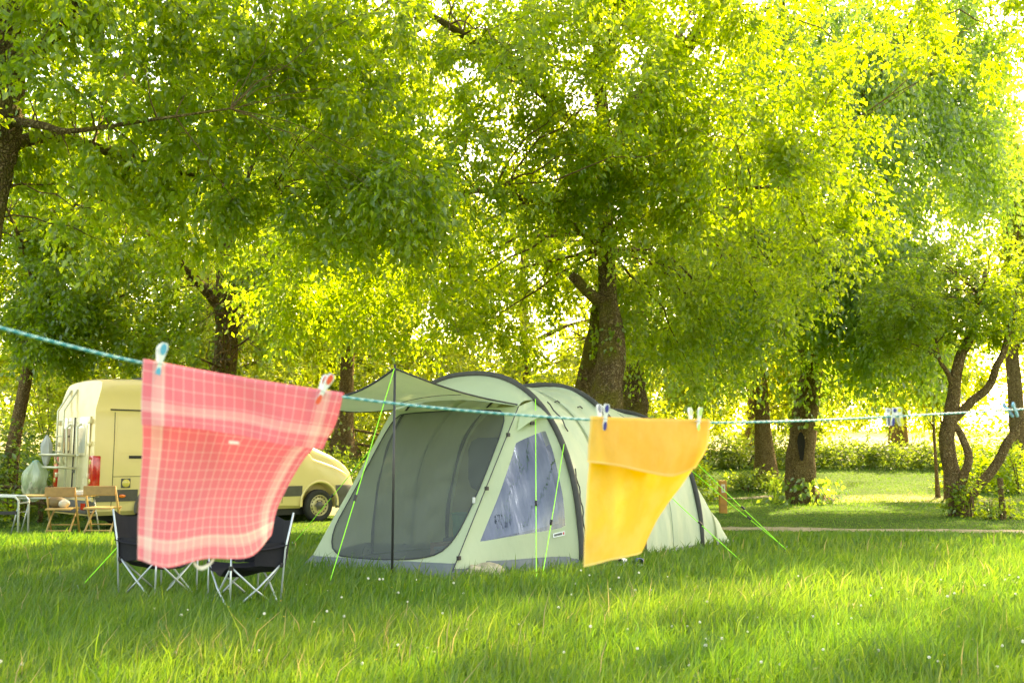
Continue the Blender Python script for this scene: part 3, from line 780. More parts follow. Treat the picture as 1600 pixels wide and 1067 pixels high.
M_GLASS = plain('van_glass', (0.015, 0.018, 0.018), .04, spec=.9)
M_RED = plain('tail_light_red', (0.55, 0.012, 0.012), .12, var=.2, scale=30, coat=.8)
M_AMBER = plain('amber_lens', (0.85, 0.16, 0.01), .2, coat=.6)
M_LENS = plain('clear_lens', (0.62, 0.50, 0.12), .15, coat=.6)
M_ALU = plain('pale_tube', (0.62, 0.60, 0.42), .35, metal=.3, var=.1)

VRZ = math.atan2(.69, .72)
van = empty('camper_van', (-8.49, 19.42, gz(-6.5, 20.6) + .0), VRZ)
tag(van, 'cream high-roofed camper van parked behind the red towel', 'van')
ST = [(0, 2.86, 1.0), (.05, 2.89, 1.0), (.3, 2.9, 1.0), (.8, 2.92, 1.0), (1.5, 2.93, 1.0), (2.5, 2.93, 1.0), (3.4, 2.92, 1.0), (3.9, 2.86, 1.0), (4.15, 2.66, 1.0), (4.4, 2.27, 1.0),
      (4.6, 1.93, .995), (4.78, 1.66, .99), (5.0, 1.58, .988), (5.3, 1.46, .985), (5.55, 1.33, .98), (5.7, 1.23, .97), (5.80, 1.12, .955), (5.86, 1.0, .94), (5.90, .82, .93), (5.92, .62, .92)]
HP = [(0, 0), (.90, 0), (.965, .03), (.985, .11), (1.0, .22), (1.0, .40), (.996, .55), (.988, .66), (.978, .74), (.970, .765), (.945, .785), (.93, .88), (.905, .94), (.85, .978), (.72, .993), (.45, 1.0), (0, 1.004)]
def van_ring(x, zt, w):
    zb = .30
    r = []
    half = []
    for y, q in HP:
        z = zb + (zt - zb) * q
        k = max(0, 1 - x / .9)
        xx = x + k * max(0, z - 2.25) * .26
        half.append((xx, -y * w, z))
    r = half + [(a, -b, c) for a, b, c in half[-2:0:-1]]
    return r
from bisect import bisect
def van_at(x):
    xsn = [s[0] for s in ST]
    return (x, float(np.interp(x, xsn, [s[1] for s in ST])), float(np.interp(x, xsn, [s[2] for s in ST])))
mb = MB()
allx = sorted(set([s[0] for s in ST] + list(np.arange(.4, 5.6, .2))))
rings = [van_ring(*van_at(x)) for x in allx]
mb.grid(rings, closed=True)
n = len(rings[0])
mb.f.append(tuple(range(n))); mb.m.append(0)
mb.f.append(tuple(range(len(mb.v) - 1, len(mb.v) - n - 1, -1))); mb.m.append(0)
body = mb.build('body', M_CREAM, van, smooth=True)
bmx = bmesh.new(); bmx.from_mesh(body.data); bmesh.ops.recalc_face_normals(bmx, faces=bmx.faces[:]); bmx.to_mesh(body.data); bmx.free()
for wx in (1.30, 4.95):
    for sy in (-1, 1):
        c = MB().lathe([(.44, 0), (.44, .55)], 40, Matrix.Translation((wx, sy * 1.25, .40)) @ Matrix.Rotation(R(90) * sy, 4, 'X'))
        co = c.build('cutter', M_BLACK)
        co.parent = van
        md = body.modifiers.new('arch', 'BOOLEAN'); md.operation = 'DIFFERENCE'; md.solver = 'EXACT'; md.object = co
bpy.context.view_layer.update()
dg = bpy.context.evaluated_depsgraph_get()
nm_ = bpy.data.meshes.new_from_object(body.evaluated_get(dg))
body.modifiers.clear(); body.data = nm_
nm_.set_sharp_from_angle(angle=R(32))
for o in [o for o in COL.objects if o.name.startswith('cutter')]: bpy.data.objects.remove(o, do_unlink=True)

def side_y(x, z):
    """half width of the van at (x,z)"""
    r = van_ring(*van_at(x))[:len(HP)]
    return float(np.interp(z, [p[2] for p in r], [-p[1] for p in r]))
def side_strip(name, x0, x1, z0, z1, off, mt, parent, nx_=10, nz_=4, sy=-1, label=None, thick=True):
    rows = []
    for k in range(nz_ + 1):
        z = z0 + (z1 - z0) * k / nz_
        rows.append([(x, sy * (side_y(x, z) + off), z) for x in np.linspace(x0, x1, nx_)])
    m_ = MB().grid(rows)
    if thick:
        m_.grid([[(p[0], p[1] - sy * (off + .02), p[2]) for p in rows[-1]], rows[-1]])
        m_.grid([rows[0], [(p[0], p[1] - sy * (off + .02), p[2]) for p in rows[0]]])
        m_.grid([[(r[0][0], r[0][1] - sy * (off + .02), r[0][2]), r[0]] for r in rows])
        m_.grid([[r[-1], (r[-1][0], r[-1][1] - sy * (off + .02), r[-1][2])] for r in rows])
    return m_.build(name, mt, parent, smooth='auto', label=label)
for sy in (-1, 1):
    side_strip('side_trim', .06, .86, .56, .78, .014, M_TRIM, van, sy=sy)
    side_strip('side_trim', 1.74, 4.50, .56, .78, .014, M_TRIM, van, 20, sy=sy)
    side_strip('rain_gutter', .28, 3.9, 2.275, 2.30, .012, M_BLACK, van, 20, 1, sy=sy)
    # raised side panels and door gaps
    for a, b in ((.42, 1.62), (1.78, 2.95), (3.08, 3.95)):
        side_strip('side_panel', a, b, 1.47, 2.16, .006, M_CREAM, van, sy=sy)
    for x in (.36, 1.70, 3.02, 4.02):
        side_strip('panel_gap', x, x + .012, .42 if x != 1.70 else .9, 2.24, .003, M_SEAM, van, 2, 12, sy=sy, thick=False)
    side_strip('panel_gap', .36, 4.02, 1.02, 1.030, .003, M_SEAM, van, 20, 1, sy=sy, thick=False)
side_strip('sliding_rail', .66, 2.35, 1.365, 1.42, .012, M_BLACK, van, 12, 1)
# front door with window, handle
win = MB()
rows = []
for k in range(9):
    q = k / 8
    z = 1.47 + .63 * q
    xf = 4.72 - .40 * q
    rows.append([(x, -(side_y(x, z) + .006), z) for x in np.linspace(3.30, xf, 8)])
door = side_strip('front_door', 3.08, 4.36, .82, 1.40, .005, M_CREAM, van)
win.grid(rows).build('window', M_GLASS, door, smooth=True)
MB().box(3.14, 3.30, -1.045, -1.0, 1.20, 1.25, .012).build('handle', M_TRIM, door)
# windscreen
wr = []
for x in np.linspace(4.2, 4.76, 6):
    x_, zt, w = van_at(x)
    wr.append([(x + .012, y, zt + .008 - .05 * (y / .8) ** 2) for y in np.linspace(-.74, .74, 9)])
MB().grid(wr).build('windscreen', M_GLASS, van, smooth=True)
# door mirror
mbm = MB().box(4.30, 4.42, -1.30, -1.10, 1.50, 1.78, .03)
mir = mbm.build('mirror', M_CREAM2, van, smooth='auto')
MB().tube([(4.40, -.98, 1.55), (4.38, -1.14, 1.58)], .025, 8).build('mirror_arm', M_BLACK, mir)
# bumpers
plan = [(5.36, -1.008), (5.6, -1.002), (5.80, -.985), (5.90, -.94), (5.955, -.85), (5.975, -.6), (5.985, -.3)]
plan = plan + [(5.988, 0)] + [(x, -y) for x, y in plan[::-1]]
rows = []
for z, ins in ((.28, .05), (.31, .012), (.50, .0), (.515, .008), (.53, .0), (.74, .004), (.78, .03), (.785, .08)):
    rows.append([(x - ins * (x > 5.7), y * (1 - ins * .5), z) for x, y in plan])
MB().grid(rows).build('front_bumper', M_TRIM, van, smooth='auto')
MB().box(-.11, .10, -.99, .99, .34, .58, .04).build('rear_bumper', M_TRIM, van, smooth='auto')
MB().box(-.075, -.06, -.30, .30, .34, .36).box(-.122, -.112, -.98, -.78, .42, .54, .01).build('rear_reflector', M_RED, van)
# wheels
def wheel(x, sy):
    M0 = Matrix.Translation((x, sy * .80, .345)) @ Matrix.Rotation(R(90) if sy < 0 else R(-90), 4, 'X')
    w = MB().lathe([(.20, .03), (.225, .05), (.29, .035), (.335, .05), (.352, .08), (.352, .17), (.335, .20), (.29, .215), (.235, .20), (.225, .19), (.225, .03)], 40, M0, close=False)
    o = w.build('wheel', M_RUBBER, van, smooth='auto')
    MB().lathe([(.232, .195), (.222, .205), (.215, .18), (.195, .155), (.18, .165), (.13, .185), (.115, .17), (.10, .17), (.09, .19), (.0, .19)], 40, M0, close=False).build('rim', M_RIM, o, smooth='auto')
    hub = MB()
    hub.lathe([(.088, .19), (.088, .21), (.06, .225), (.0, .23)], 24, M0, close=False)
    for k in range(6):
        a = k * math.pi / 3
        hub.lathe([(.014, .19), (.014, .215), (.0, .22)], 8, M0 @ Matrix.Translation((.105 * math.cos(a), .105 * math.sin(a), 0)), close=False)
    hub.build('hub', M_HUB, o, smooth='auto')
    hl = MB()
    for k in range(16):
        a = k * math.pi / 8
        hl.lathe([(.017, .176), (.0, .1765)], 8, M0 @ Matrix.Translation((.186 * math.cos(a), .186 * math.sin(a), 0.0)), close=False)
    hl.build('rim_holes', M_BLACK, o)['kind'] = 'stuff'
for x in (1.30, 4.95):
    for sy in (-1, 1): wheel(x, sy)
# wheel-arch lining and flared lip
for x in (1.30, 4.95):
    for sy in (-1, 1):
        rr = []
        for a in np.linspace(R(-8), R(188), 22):
            rr.append([(x + math.cos(a) * r_, sy * (1.0 + dy), .40 + math.sin(a) * r_) for r_, dy in ((.438, -.02), (.445, .012), (.475, .016), (.50, .002))])
        MB().grid(rr).build('wheel_arch', M_CREAM if x > 2 else M_TRIM, van, smooth=True)
MB().box(.6, 5.3, -.8, .8, .16, .32).build('underbody', M_BLACK, van)
MB().box(4.7, 5.85, -.55, .55, .30, 1.3).build('engine_block', M_BLACK, van)
# side lamps
MB().lathe([(.075, 0), (.075, .02), (.05, .03), (0, .032)], 20, Matrix.Translation((.62, -1.0, .90)) @ Matrix.Rotation(R(90), 4, 'X'), close=False).build('filler_lamp', M_LENS, van, smooth='auto')
MB().box(.53, .71, -1.012, -.99, .81, .99, .01).build('lamp_plate', M_TRIM, van)
MB().lathe([(.055, 0), (.045, .018), (0, .022)], 16, Matrix.Translation((.56, -1.014, .66)) @ Matrix.Rotation(R(90), 4, 'X') @ Matrix.Diagonal((1.2, .6, 1, 1)), close=False).build('side_marker', M_AMBER, van, smooth='auto')
# rear: tail lights, two doors, window, hinges, ladder, cycle rack
for sy in (-1, 1):
    tl = MB().box(-.025, .13, min(sy * .80, sy * 1.012), max(sy * .80, sy * 1.012), .80, 1.42, .03).build('tail_light', M_RED, van, smooth='auto')
    for z in (1.30, .94):
        MB().lathe([(.05, 0), (.04, .012), (0, .014)], 14, Matrix.Translation((-.026, sy * .89, z)) @ Matrix.Rotation(R(-90), 4, 'Y'), close=False).build('lamp_lens', M_LENS, tl, smooth='auto')
    MB().box(-.014, -.001, min(sy * .03, sy * .76), max(sy * .03, sy * .76), .62, 2.16, .006).build('rear_door', M_CREAM2, van, smooth='auto')
    fr = MB().box(-.026, -.012, min(sy * .14, sy * .64), max(sy * .14, sy * .64), 1.42, 2.0, .006).build('rear_window_frame', M_CREAM2, van, smooth='auto')
    MB().box(-.032, -.020, min(sy * .18, sy * .60), max(sy * .18, sy * .60), 1.47, 1.95, .004).build('pane', plain('pale_blind', (.45, .46, .36), .08, coat=.5) if sy < 0 else M_GLASS, fr)
    for z in (1.0, 1.6, 2.02):
        MB().box(-.05, .01, min(sy * .74, sy * .84), max(sy * .74, sy * .84), z, z + .09, .012).build('hinge', M_CREAM2, van, smooth='auto')
MB().box(-.02, -.004, -.02, .02, .62, 2.16).build('door_gap', M_SEAM, van)
MB().lathe([(.07, 0), (.06, .02), (0, .024)], 18, Matrix.Translation((-.014, -.10, 1.12)) @ Matrix.Rotation(R(-90), 4, 'Y') @ Matrix.Diagonal((.5, 1, 1, 1)), close=False).build('badge', M_HUB, van, smooth='auto')
MB().box(.06, .09, -.35, .35, 2.27, 2.30, .006).build('brake_lamp', M_RED, van)
lad = MB()
for y in (.30, .62):
    lad.tube([(-.06, y, 1.25), (-.12, y, 1.35), (-.12, y, 2.30), (.12, y, 2.72)], .02, 8)
lad = lad.build('ladder', M_ALU, van, smooth=True)
for z in (1.5, 1.8, 2.1):
    MB().tube([(-.12, .30, z), (-.12, .62, z)], .016, 8).build('rung', M_ALU, lad, smooth=True)
rk = MB()
for y in (-.42, .12):
    rk.tube([(-.04, y, 2.02), (-.12, y, 1.96), (-.10, y, 1.5), (-.10, y, .84), (-.04, y, .80)], .022, 8)
for z in (1.18, 1.42):
    rk.tube([(-.10, -.42, z), (-.42, -.42, z + .02), (-.46, -.38, z + .02), (-.46, .52, z + .02), (-.42, .56, z + .02), (-.10, .56, z)], .022, 8)
rk.tube([(-.10, -.50, 1.42), (-.10, .62, 1.42)], .022, 8)
rk.build('cycle_rack', M_ALU, van, smooth=True)
for x0, x1, y0, y1 in ((1.2, 1.7, -.3, .3), (2.6, 3.2, -.32, .32)):
    MB().box(x0, x1, y0, y1, 2.925, 3.0, .03).build('roof_vent', M_BLACK, van, smooth='auto')
    MB().tube([(x0 - .25, .6, 2.98), (x1 + .35, .6, 2.98)], .018, 6).build('roof_bar', M_BLACK, van)

def van_world(p):
    return Matrix.Translation(van.location) @ Matrix.Rotation(VRZ, 4, 'Z') @ Vector(p)

# bags hanging from the cycle rack
def plastic(name, col, alpha):
    m, nt, out = mat(name)
    c = coords(nt)
    nb = bump(nt, noise(nt, c, 16, 4, .6), .8, .02)
    g = node(nt, 'ShaderNodeBsdfGlossy', i_Roughness=.18); nt.links.new(nb, g.inputs['Normal'])
    d = node(nt, 'ShaderNodeBsdfTranslucent'); d.inputs[0].default_value = (*col, 1)
    d2 = node(nt, 'ShaderNodeBsdfDiffuse'); d2.inputs[0].default_value = (*col, 1)
    dd = node(nt, 'ShaderNodeMixShader', i_0=.5); nt.links.new(d.outputs[0], dd.inputs[1]); nt.links.new(d2.outputs[0], dd.inputs[2])
    t = node(nt, 'ShaderNodeBsdfTransparent'); t.inputs[0].default_value = (.95, .98, .92, 1)
    a = node(nt, 'ShaderNodeMixShader', i_0=alpha); nt.links.new(t.outputs[0], a.inputs[1]); nt.links.new(dd.outputs[0], a.inputs[2])
    b = node(nt, 'ShaderNodeMixShader', i_0=.10); nt.links.new(a.outputs[0], b.inputs[1]); nt.links.new(g.outputs[0], b.inputs[2])
    nt.links.new(b.outputs[0], out.inputs[0])
    return m
def bag_shape(c, w, d, h, seed, neck=.12, n=30, rows=16, amp=1.0):
    rg = random.Random(seed); ph = [rg.uniform(0, 6) for _ in range(6)]
    R_ = []
    for k in range(rows + 1):
        q = k / rows
        r = (math.sin(min(1, q * 1.25 + .12) * math.pi * .62) ** .8) if q < .72 else (1 - (q - .72) / .28) * (1 - neck) * .93 + neck
        if k == 0: r *= .35
        R_.append([(c[0] + w * r * math.cos(a) * (1 + amp * (.06 * math.sin(4 * a + ph[0] + 5 * q) + .045 * math.sin(9 * a + ph[1]))), c[1] + d * r * math.sin(a) * (1 + amp * (.06 * math.sin(5 * a + ph[2] - 4 * q) + .03 * math.sin(11 * a + ph[3]))), c[2] + h * q) for a in np.linspace(0, 2 * math.pi, n, endpoint=False)])
    m_ = MB().grid(R_, closed=True)
    m_.f.append(tuple(range(n))); m_.m.append(0)
    return m_
bc = van_world((-.56, .42, .52))
rb = empty('rubbish_bag', bc); tag(rb, 'clear plastic rubbish bag hanging from the van cycle rack', 'bag')
bag_shape((0, 0, .02), .22, .17, .80, 3, neck=.08, amp=3.0).build('bag_skin', plastic('clear_film', (.62, .74, .50), .62), rb, smooth=True)
bag_shape((0, 0, .05), .21, .16, .44, 5, neck=.5, amp=2.6).build('rubbish', plain('rubbish_mix', (.35, .36, .22), .6, var=.7, scale=10), rb, smooth=True)
MB().tube([(-.05, 0, .80), (-.02, .0, .74), (.04, .02, .80)], .02, 6).build('tie', plain('blue_tie', (.05, .35, .42), .4), rb)
bc = van_world((-.38, .40, 1.22))
gb = empty('cloth_bag', bc); tag(gb, 'pale grey cloth bag hanging on the van ladder', 'bag')
bag_shape((0, 0, 0), .10, .07, .60, 9, amp=2.6).build('bag_cloth', cloth_mat('grey_cloth', (.48, .5, .46), .15, (.5, .5, .45)), gb, smooth=True)
MB().tube([(-.03, 0, .58), (0, 0, .70), (.03, 0, .58)], .008, 6).build('strap', M_BLACK, gb)

# ------------------------------------------------------------------ table and wooden chairs by the van
M_WOOD = plain('brown_wood', (.36, .19, .055), .5, var=.3, scale=6, bmp=.1)
M_WOOD2 = plain('pale_wood', (.48, .30, .10), .5, var=.25, scale=6, bmp=.1)
M_STEEL = plain('grey_steel', (.42, .46, .46), .35, metal=.5, var=.12)
tp = spot(90, 820, 16.6); tz = gz(tp.x, 16.6)
tbl = empty('folding_table', (tp.x, 16.6, tz), R(8)); tag(tbl, 'light folding table with thin steel legs behind the wooden chairs', 'table')
for k in range(5):
    MB().box(-.62, .58, -.30 + k * .122, -.30 + k * .122 + .116, .655, .68, .004).build('slat', M_WOOD2, tbl)
MB().box(-.60, .56, -.28, -.25, .625, .653).box(-.60, .56, .25, .28, .625, .653).build('table_frame', M_STEEL, tbl)
for sx in (-.52, .48):
    for sy in (-.24, .24):
        MB().tube([(sx, sy, .64), (sx - .13 * (1 if sx < 0 else -1), sy, .0)], .012, 8).build('leg', M_STEEL, tbl, smooth=True)
    MB().tube([(sx - .05 * (1 if sx < 0 else -1), -.24, .40), (sx - .05 * (1 if sx < 0 else -1), .24, .40)], .008, 6).build('stretcher', M_STEEL, tbl)

def wood_chair(label, px, Y, rz, wide=.44):
    p = spot(px, 800, Y)
    c = empty('wooden_chair', (p.x, Y, gz(p.x, Y)), rz); tag(c, label, 'chair', 'wooden folding chairs by the table')
    h = wide / 2
    for s in (-1, 1):
        MB().tube([(s * h, .20, 0), (s * h, .02, .40), (s * h, -.12, .76)], [.017, .018, .016], 6).build('back_post', M_WOOD2, c, smooth=True)
        MB().tube([(s * (h - .04), -.20, 0), (s * (h - .04), .05, .30), (s * (h - .04), .20, .44)], .016, 6).build('leg', M_WOOD2, c, smooth=True)
    MB().box(-h - .015, h + .015, -.145, -.115, .62, .77, .01).build('back_board', M_WOOD, c)
    for k in range(5):
        MB().box(-h + .02, h - .02, -.16 + k * .075, -.10 + k * .075, .425, .443, .004).build('slat', M_WOOD2, c)
    for z, y in ((.09, -.13), (.17, .11), (.42, -.18)):
        MB().tube([(-h + .02, y, z), (h - .02, y, z)], .011, 6).build('rail', M_WOOD2, c)
    return c
wood_chair('wooden folding chair pushed under the table, bundle on its seat', 97, 16.1, R(4))
wood_chair('wooden folding chair with broad brown back board beside the van wheel', 160, 15.7, R(-3), .48)
bp_ = spot(91, 793, 16.15)
bn = empty('fabric_bundle', (bp_.x, 16.15, gz(bp_.x, 16.15) + .445)); tag(bn, 'small brown and white bundle lying on the wooden chair', 'bundle')
bag_shape((-.04, 0, 0), .15, .12, .19, 21, neck=.3).build('brown_part', plain('brown_cloth', (.22, .16, .08), .8), bn, smooth=True)
bag_shape((.10, -.03, 0), .09, .09, .14, 22, neck=.3).build('white_part', plain('white_cloth', (.62, .58, .48), .8), bn, smooth=True)
pk = spot(120, 767, 16.5)
pkb = MB().box(-.16, .16, -.09, .09, 0, .07, .01).build('snack_pack', plain('pack_white', (.7, .66, .58), .4), None)
pkb.location = (pk.x, 16.5, tz + .681); pkb.rotation_euler = (0, 0, R(10)); tag(pkb, 'red and white carton on the folding table', 'carton')
MB().box(-.165, -.03, -.095, .095, .004, .062).build('red_end', plain('pack_red', (.6, .04, .04), .4), pkb)

# tube frame at the left edge
fp = spot(8, 800, 15.7); fz = gz(fp.x, 15.7)
fr_ = empty('tube_frame', (fp.x, 15.7, fz), R(6)); tag(fr_, 'pale bent metal tube frame with dark strap at the left edge', 'frame')
for y in (0, .42):
    MB().tube([(-.42, y, 0), (-.42, y, .56), (-.36, y, .62), (.14, y, .60), (.19, y, .54), (.21, y, 0)], .017, 8).build('tube_bow', plain('white_tube', (.55, .58, .52), .35, metal=.2), fr_, smooth=True)
MB().box(-.42, .20, -.012, .012, .33, .38).build('strap', M_BLACK, fr_)
for x in (-.42, .20): MB().tube([(x, 0, .5), (x, .42, .5)], .014, 8).build('cross_tube', M_STEEL, fr_)
MB().tube([(.21, 0, .0), (.21, 0, .05)], .035, 10).tube([(-.42, 0, .0), (-.42, 0, .05)], .035, 10).build('foot_caps', M_RUBBER, fr_)['kind'] = 'stuff'

# ------------------------------------------------------------------ camp chairs
M_BLACKFAB = cloth_mat('black_fabric', (.014, .014, .018), .04, (.03, .03, .04), wr=.5)
M_LEGTUBE = plain('leg_steel', (.50, .56, .57), .38, metal=.35, var=.08)
def camp_chair(label, px, Y, rz, tagged=False, lean=0.0):
    p = spot(px, 900, Y)
    c = empty('camp_chair', (p.x, Y, gz(p.x, Y) - .01), rz); tag(c, label, 'camp chair', 'black folding camp chairs in front of the van')
    a, b = .27, .25
    # x legs: four crossing pairs
    for (p0, p1) in (((-a, -b), (a, -b)), ((a, -b), (a, b)), ((a, b), (-a, b)), ((-a, b), (-a, -b))):
        for u, v in ((p0, p1), (p1, p0)):
            k = .012
            MB().tube([(u[0], u[1], .0), ((u[0] + v[0]) / 2 + (k if u is p0 else -k), (u[1] + v[1]) / 2 + (k if u is p0 else -k), .205), (v[0], v[1], .42)], .0095, 8).build('leg', M_LEGTUBE, c, smooth=True)
    posts = {}
    for sx in (-1, 1):
        MB().tube([(sx * a, -b, 0), (sx * a, -b, .60)], .0095, 8).build('front_post', M_LEGTUBE, c, smooth=True)
        MB().tube([(sx * a, b, 0), (sx * (a + .015), b + .03, .55), (sx * (a + .03), b + .10, .90)], .0095, 8).build('back_post', M_LEGTUBE, c, smooth=True)
        for yy, z in ((-b, .41), (b, .41), (-b, .60), (b + .04, .60)):
            MB().box(sx * a - .018, sx * a + .018, yy - .018, yy + .018, z - .02, z + .02, .005).build('joint', M_BLACK, c)
        for yy in (-b, b):
            MB().lathe([(.018, 0), (.016, .035), (.011, .045)], 10, Matrix.Translation((sx * a, yy, 0))).build('foot', M_BLACK, c, smooth=True)
    rows = []
    for i in range(13):
        v = i / 12
        r = []
        for j in range(13):
            u = j / 12 * 2 - 1
            sg = (1 - u * u) * (.10 + .03 * math.sin(v * math.pi)) * (1 - .35 * v) + .015 * math.sin(7 * u + 4 * v)
            r.append((u * a * (1 - .05 * math.sin(v * math.pi)), -b - .02 + v * (2 * b + .03), .43 - sg - .03 * v))
        rows.append(r)
    MB().grid(rows).build('seat', M_BLACKFAB, c, smooth=True)
    rows = []
    for i in range(13):
        v = i / 12
        r = []
        for j in range(13):
            u = j / 12 * 2 - 1
            z = .36 + v * .55 - .10 * v * (1 - u * u)
            y = b + .02 + .10 * v + (1 - u * u) * (.10 - .05 * v)
            r.append((u * (a + .03 * v) + .004 * math.sin(9 * v), y + .008 * math.sin(8 * u + 5 * v), z))
        rows.append(r)
    MB().grid(rows).build('backrest', M_BLACKFAB, c, smooth=True)
    for sx in (-1, 1):
        rows = []
        for i in range(9):
            v = i / 8
            y = -b - .04 + v * (2 * b + .10)
            z = .61 - .035 * math.sin(v * math.pi)
            rows.append([(sx * a + dx, y, z - .012 * abs(dx) / .035) for dx in (-.04, -.02, 0, .02, .04)])
        MB().grid(rows).build('armrest', M_BLACKFAB, c, smooth=True)
        # fabric between arm and seat
        rows = [[(sx * (a + .004 * math.sin(5 * v_)), -.02 + v_ * (b + .06), (.60 if k else .42) + (.02 if k else -.04 * v_)) for v_ in np.linspace(0, 1, 6)] for k in (0, 1)]
        MB().grid(rows).build('side_panel', M_BLACKFAB, c, smooth=True)
    cup = MB().lathe([(.042, 0), (.046, .12), (.046, .122)], 16, Matrix.Translation((a + .055 if not tagged else -a - .055, -b + .06, .47)), close=False)
    cup.build('cup_holder', M_BLACKFAB, c, smooth=True)
    if tagged:
        MB().tube([(-a - .055 + .046 * math.cos(t), -b + .06 + .046 * math.sin(t), .592) for t in np.linspace(0, 6.28, 15)], .004, 6).build('cup_ring', plain('white_ring', (.7, .7, .7), .4), c)
    return c
cc1 = camp_chair('black camp chair with cup holder, left of the pair under the red towel', 248, 8.6, R(62), True)
MB().box(-.12, .02, -.262, -.255, .50, .525).build('yellow_tab', plain('yellow_tab', (.85, .55, .03), .5), cc1)
cc2 = camp_chair('black camp chair nearest the tent, half hidden by the red towel', 382, 8.2, R(-52))
for c_ in (cc1, cc2): c_.scale = (.84, .84, .84)

# ------------------------------------------------------------------ the tent (local x: along the tent, y: across, z: up)
def tent_fabric(name, col, trans, tcol, wr, rough=.55):
    m, nt, out = mat(name)
    c = coords(nt)
    mp = node(nt, 'ShaderNodeMapping'); mp.inputs['Scale'].default_value = (1.0, 1.0, .35); nt.links.new(c, mp.inputs[0])
    n1 = noise(nt, mp.outputs[0], 4.5, 4, .55); n2 = noise(nt, c, 1.3, 4)
    base = ramp(nt, n2, [(0.3, tuple(x * .93 for x in col)), (0.7, tuple(min(1, x * 1.05) for x in col))])
    nb = bump(nt, mth(nt, 'ADD', n1, mth(nt, 'MULTIPLY', noise(nt, c, 300, 1), .03)), wr, .03)
    d = node(nt, 'ShaderNodeBsdfPrincipled', i_Roughness=rough); d.inputs['Specular IOR Level'].default_value = .35
    nt.links.new(base, d.inputs['Base Color']); nt.links.new(nb, d.inputs['Normal'])
    t = node(nt, 'ShaderNodeBsdfTranslucent'); t.inputs[0].default_value = (*tcol, 1); nt.links.new(nb, t.inputs[1])
    mx = node(nt, 'ShaderNodeMixShader', i_0=trans)
    nt.links.new(d.outputs[0], mx.inputs[1]); nt.links.new(t.outputs[0], mx.inputs[2])
    nt.links.new(mx.outputs[0], out.inputs[0])
    return m
M_FLY = tent_fabric('tent_fly', (.53, .62, .44), .26, (.55, .66, .38), .9)
M_FLY2 = tent_fabric('tent_fly_light', (.56, .65, .43), .34, (.62, .72, .40), .6)
M_SKIRT = tent_fabric('tent_skirt', (.13, .155, .16), .05, (.1, .12, .12), .7)
M_INNER = tent_fabric('inner_tent', (.52, .50, .24), .35, (.66, .62, .26), .4)
M_INNERG = tent_fabric('inner_grey', (.10, .11, .085), .15, (.12, .14, .09), .4)
M_FLOOR = tent_fabric('tent_floor', (.10, .11, .11), .0, (.1, .1, .1), .4)
M_POLE = plain('black_pole', (.035, .036, .036), .4, var=.2)
M_SLEEVE = plain('pole_sleeve', (.055, .055, .05), .75, var=.2, scale=12, bmp=.2)
M_LIME = plain('lime_cord', (.28, .95, .04), .5, var=.05)
M_ZIP = plain('zip_black', (.03, .034, .04), .6)

def net_mat(name, col, alpha):
    m, nt, out = mat(name)
    c = coords(nt)
    d = node(nt, 'ShaderNodeBsdfDiffuse'); nt.links.new(ramp(nt, noise(nt, c, 3, 4), [(.3, tuple(x * .85 for x in col)), (.7, tuple(x * 1.15 for x in col))]), d.inputs[0])
    t = node(nt, 'ShaderNodeBsdfTransparent')
    mx = node(nt, 'ShaderNodeMixShader', i_0=alpha)
    nt.links.new(t.outputs[0], mx.inputs[1]); nt.links.new(d.outputs[0], mx.inputs[2])
    nt.links.new(mx.outputs[0], out.inputs[0])
    return m
M_NET = net_mat('insect_net', (.115, .13, .125), .68)

def pvc_mat():
    m, nt, out = mat('clear_pvc')
    c = coords(nt)
    mp = node(nt, 'ShaderNodeMapping'); mp.inputs['Rotation'].default_value = (.3, .9, .5); mp.inputs['Scale'].default_value = (3.5, .8, .8); nt.links.new(c, mp.inputs[0])
    nb = bump(nt, mth(nt, 'ADD', noise(nt, mp.outputs[0], 2.2, 3, .5), mth(nt, 'MULTIPLY', noise(nt, c, 4, 3, .5), .5)), .35, .05)
    g = node(nt, 'ShaderNodeBsdfGlossy', i_Roughness=.05); g.inputs[0].default_value = (.9, .93, 1, 1); nt.links.new(nb, g.inputs['Normal'])
    t = node(nt, 'ShaderNodeBsdfTransparent'); t.inputs[0].default_value = (.72, .76, .86, 1)
    lw = node(nt, 'ShaderNodeLayerWeight', i_Blend=.30); nt.links.new(nb, lw.inputs['Normal'])
    mx = nt.nodes.new('ShaderNodeMixShader')
    nt.links.new(mth(nt, 'ADD', mth(nt, 'MULTIPLY', lw.outputs['Fresnel'], .45), .10), mx.inputs[0])
    nt.links.new(t.outputs[0], mx.inputs[1]); nt.links.new(g.outputs[0], mx.inputs[2])
    nt.links.new(mx.outputs[0], out.inputs[0])
    return m
M_PVC = pvc_mat()

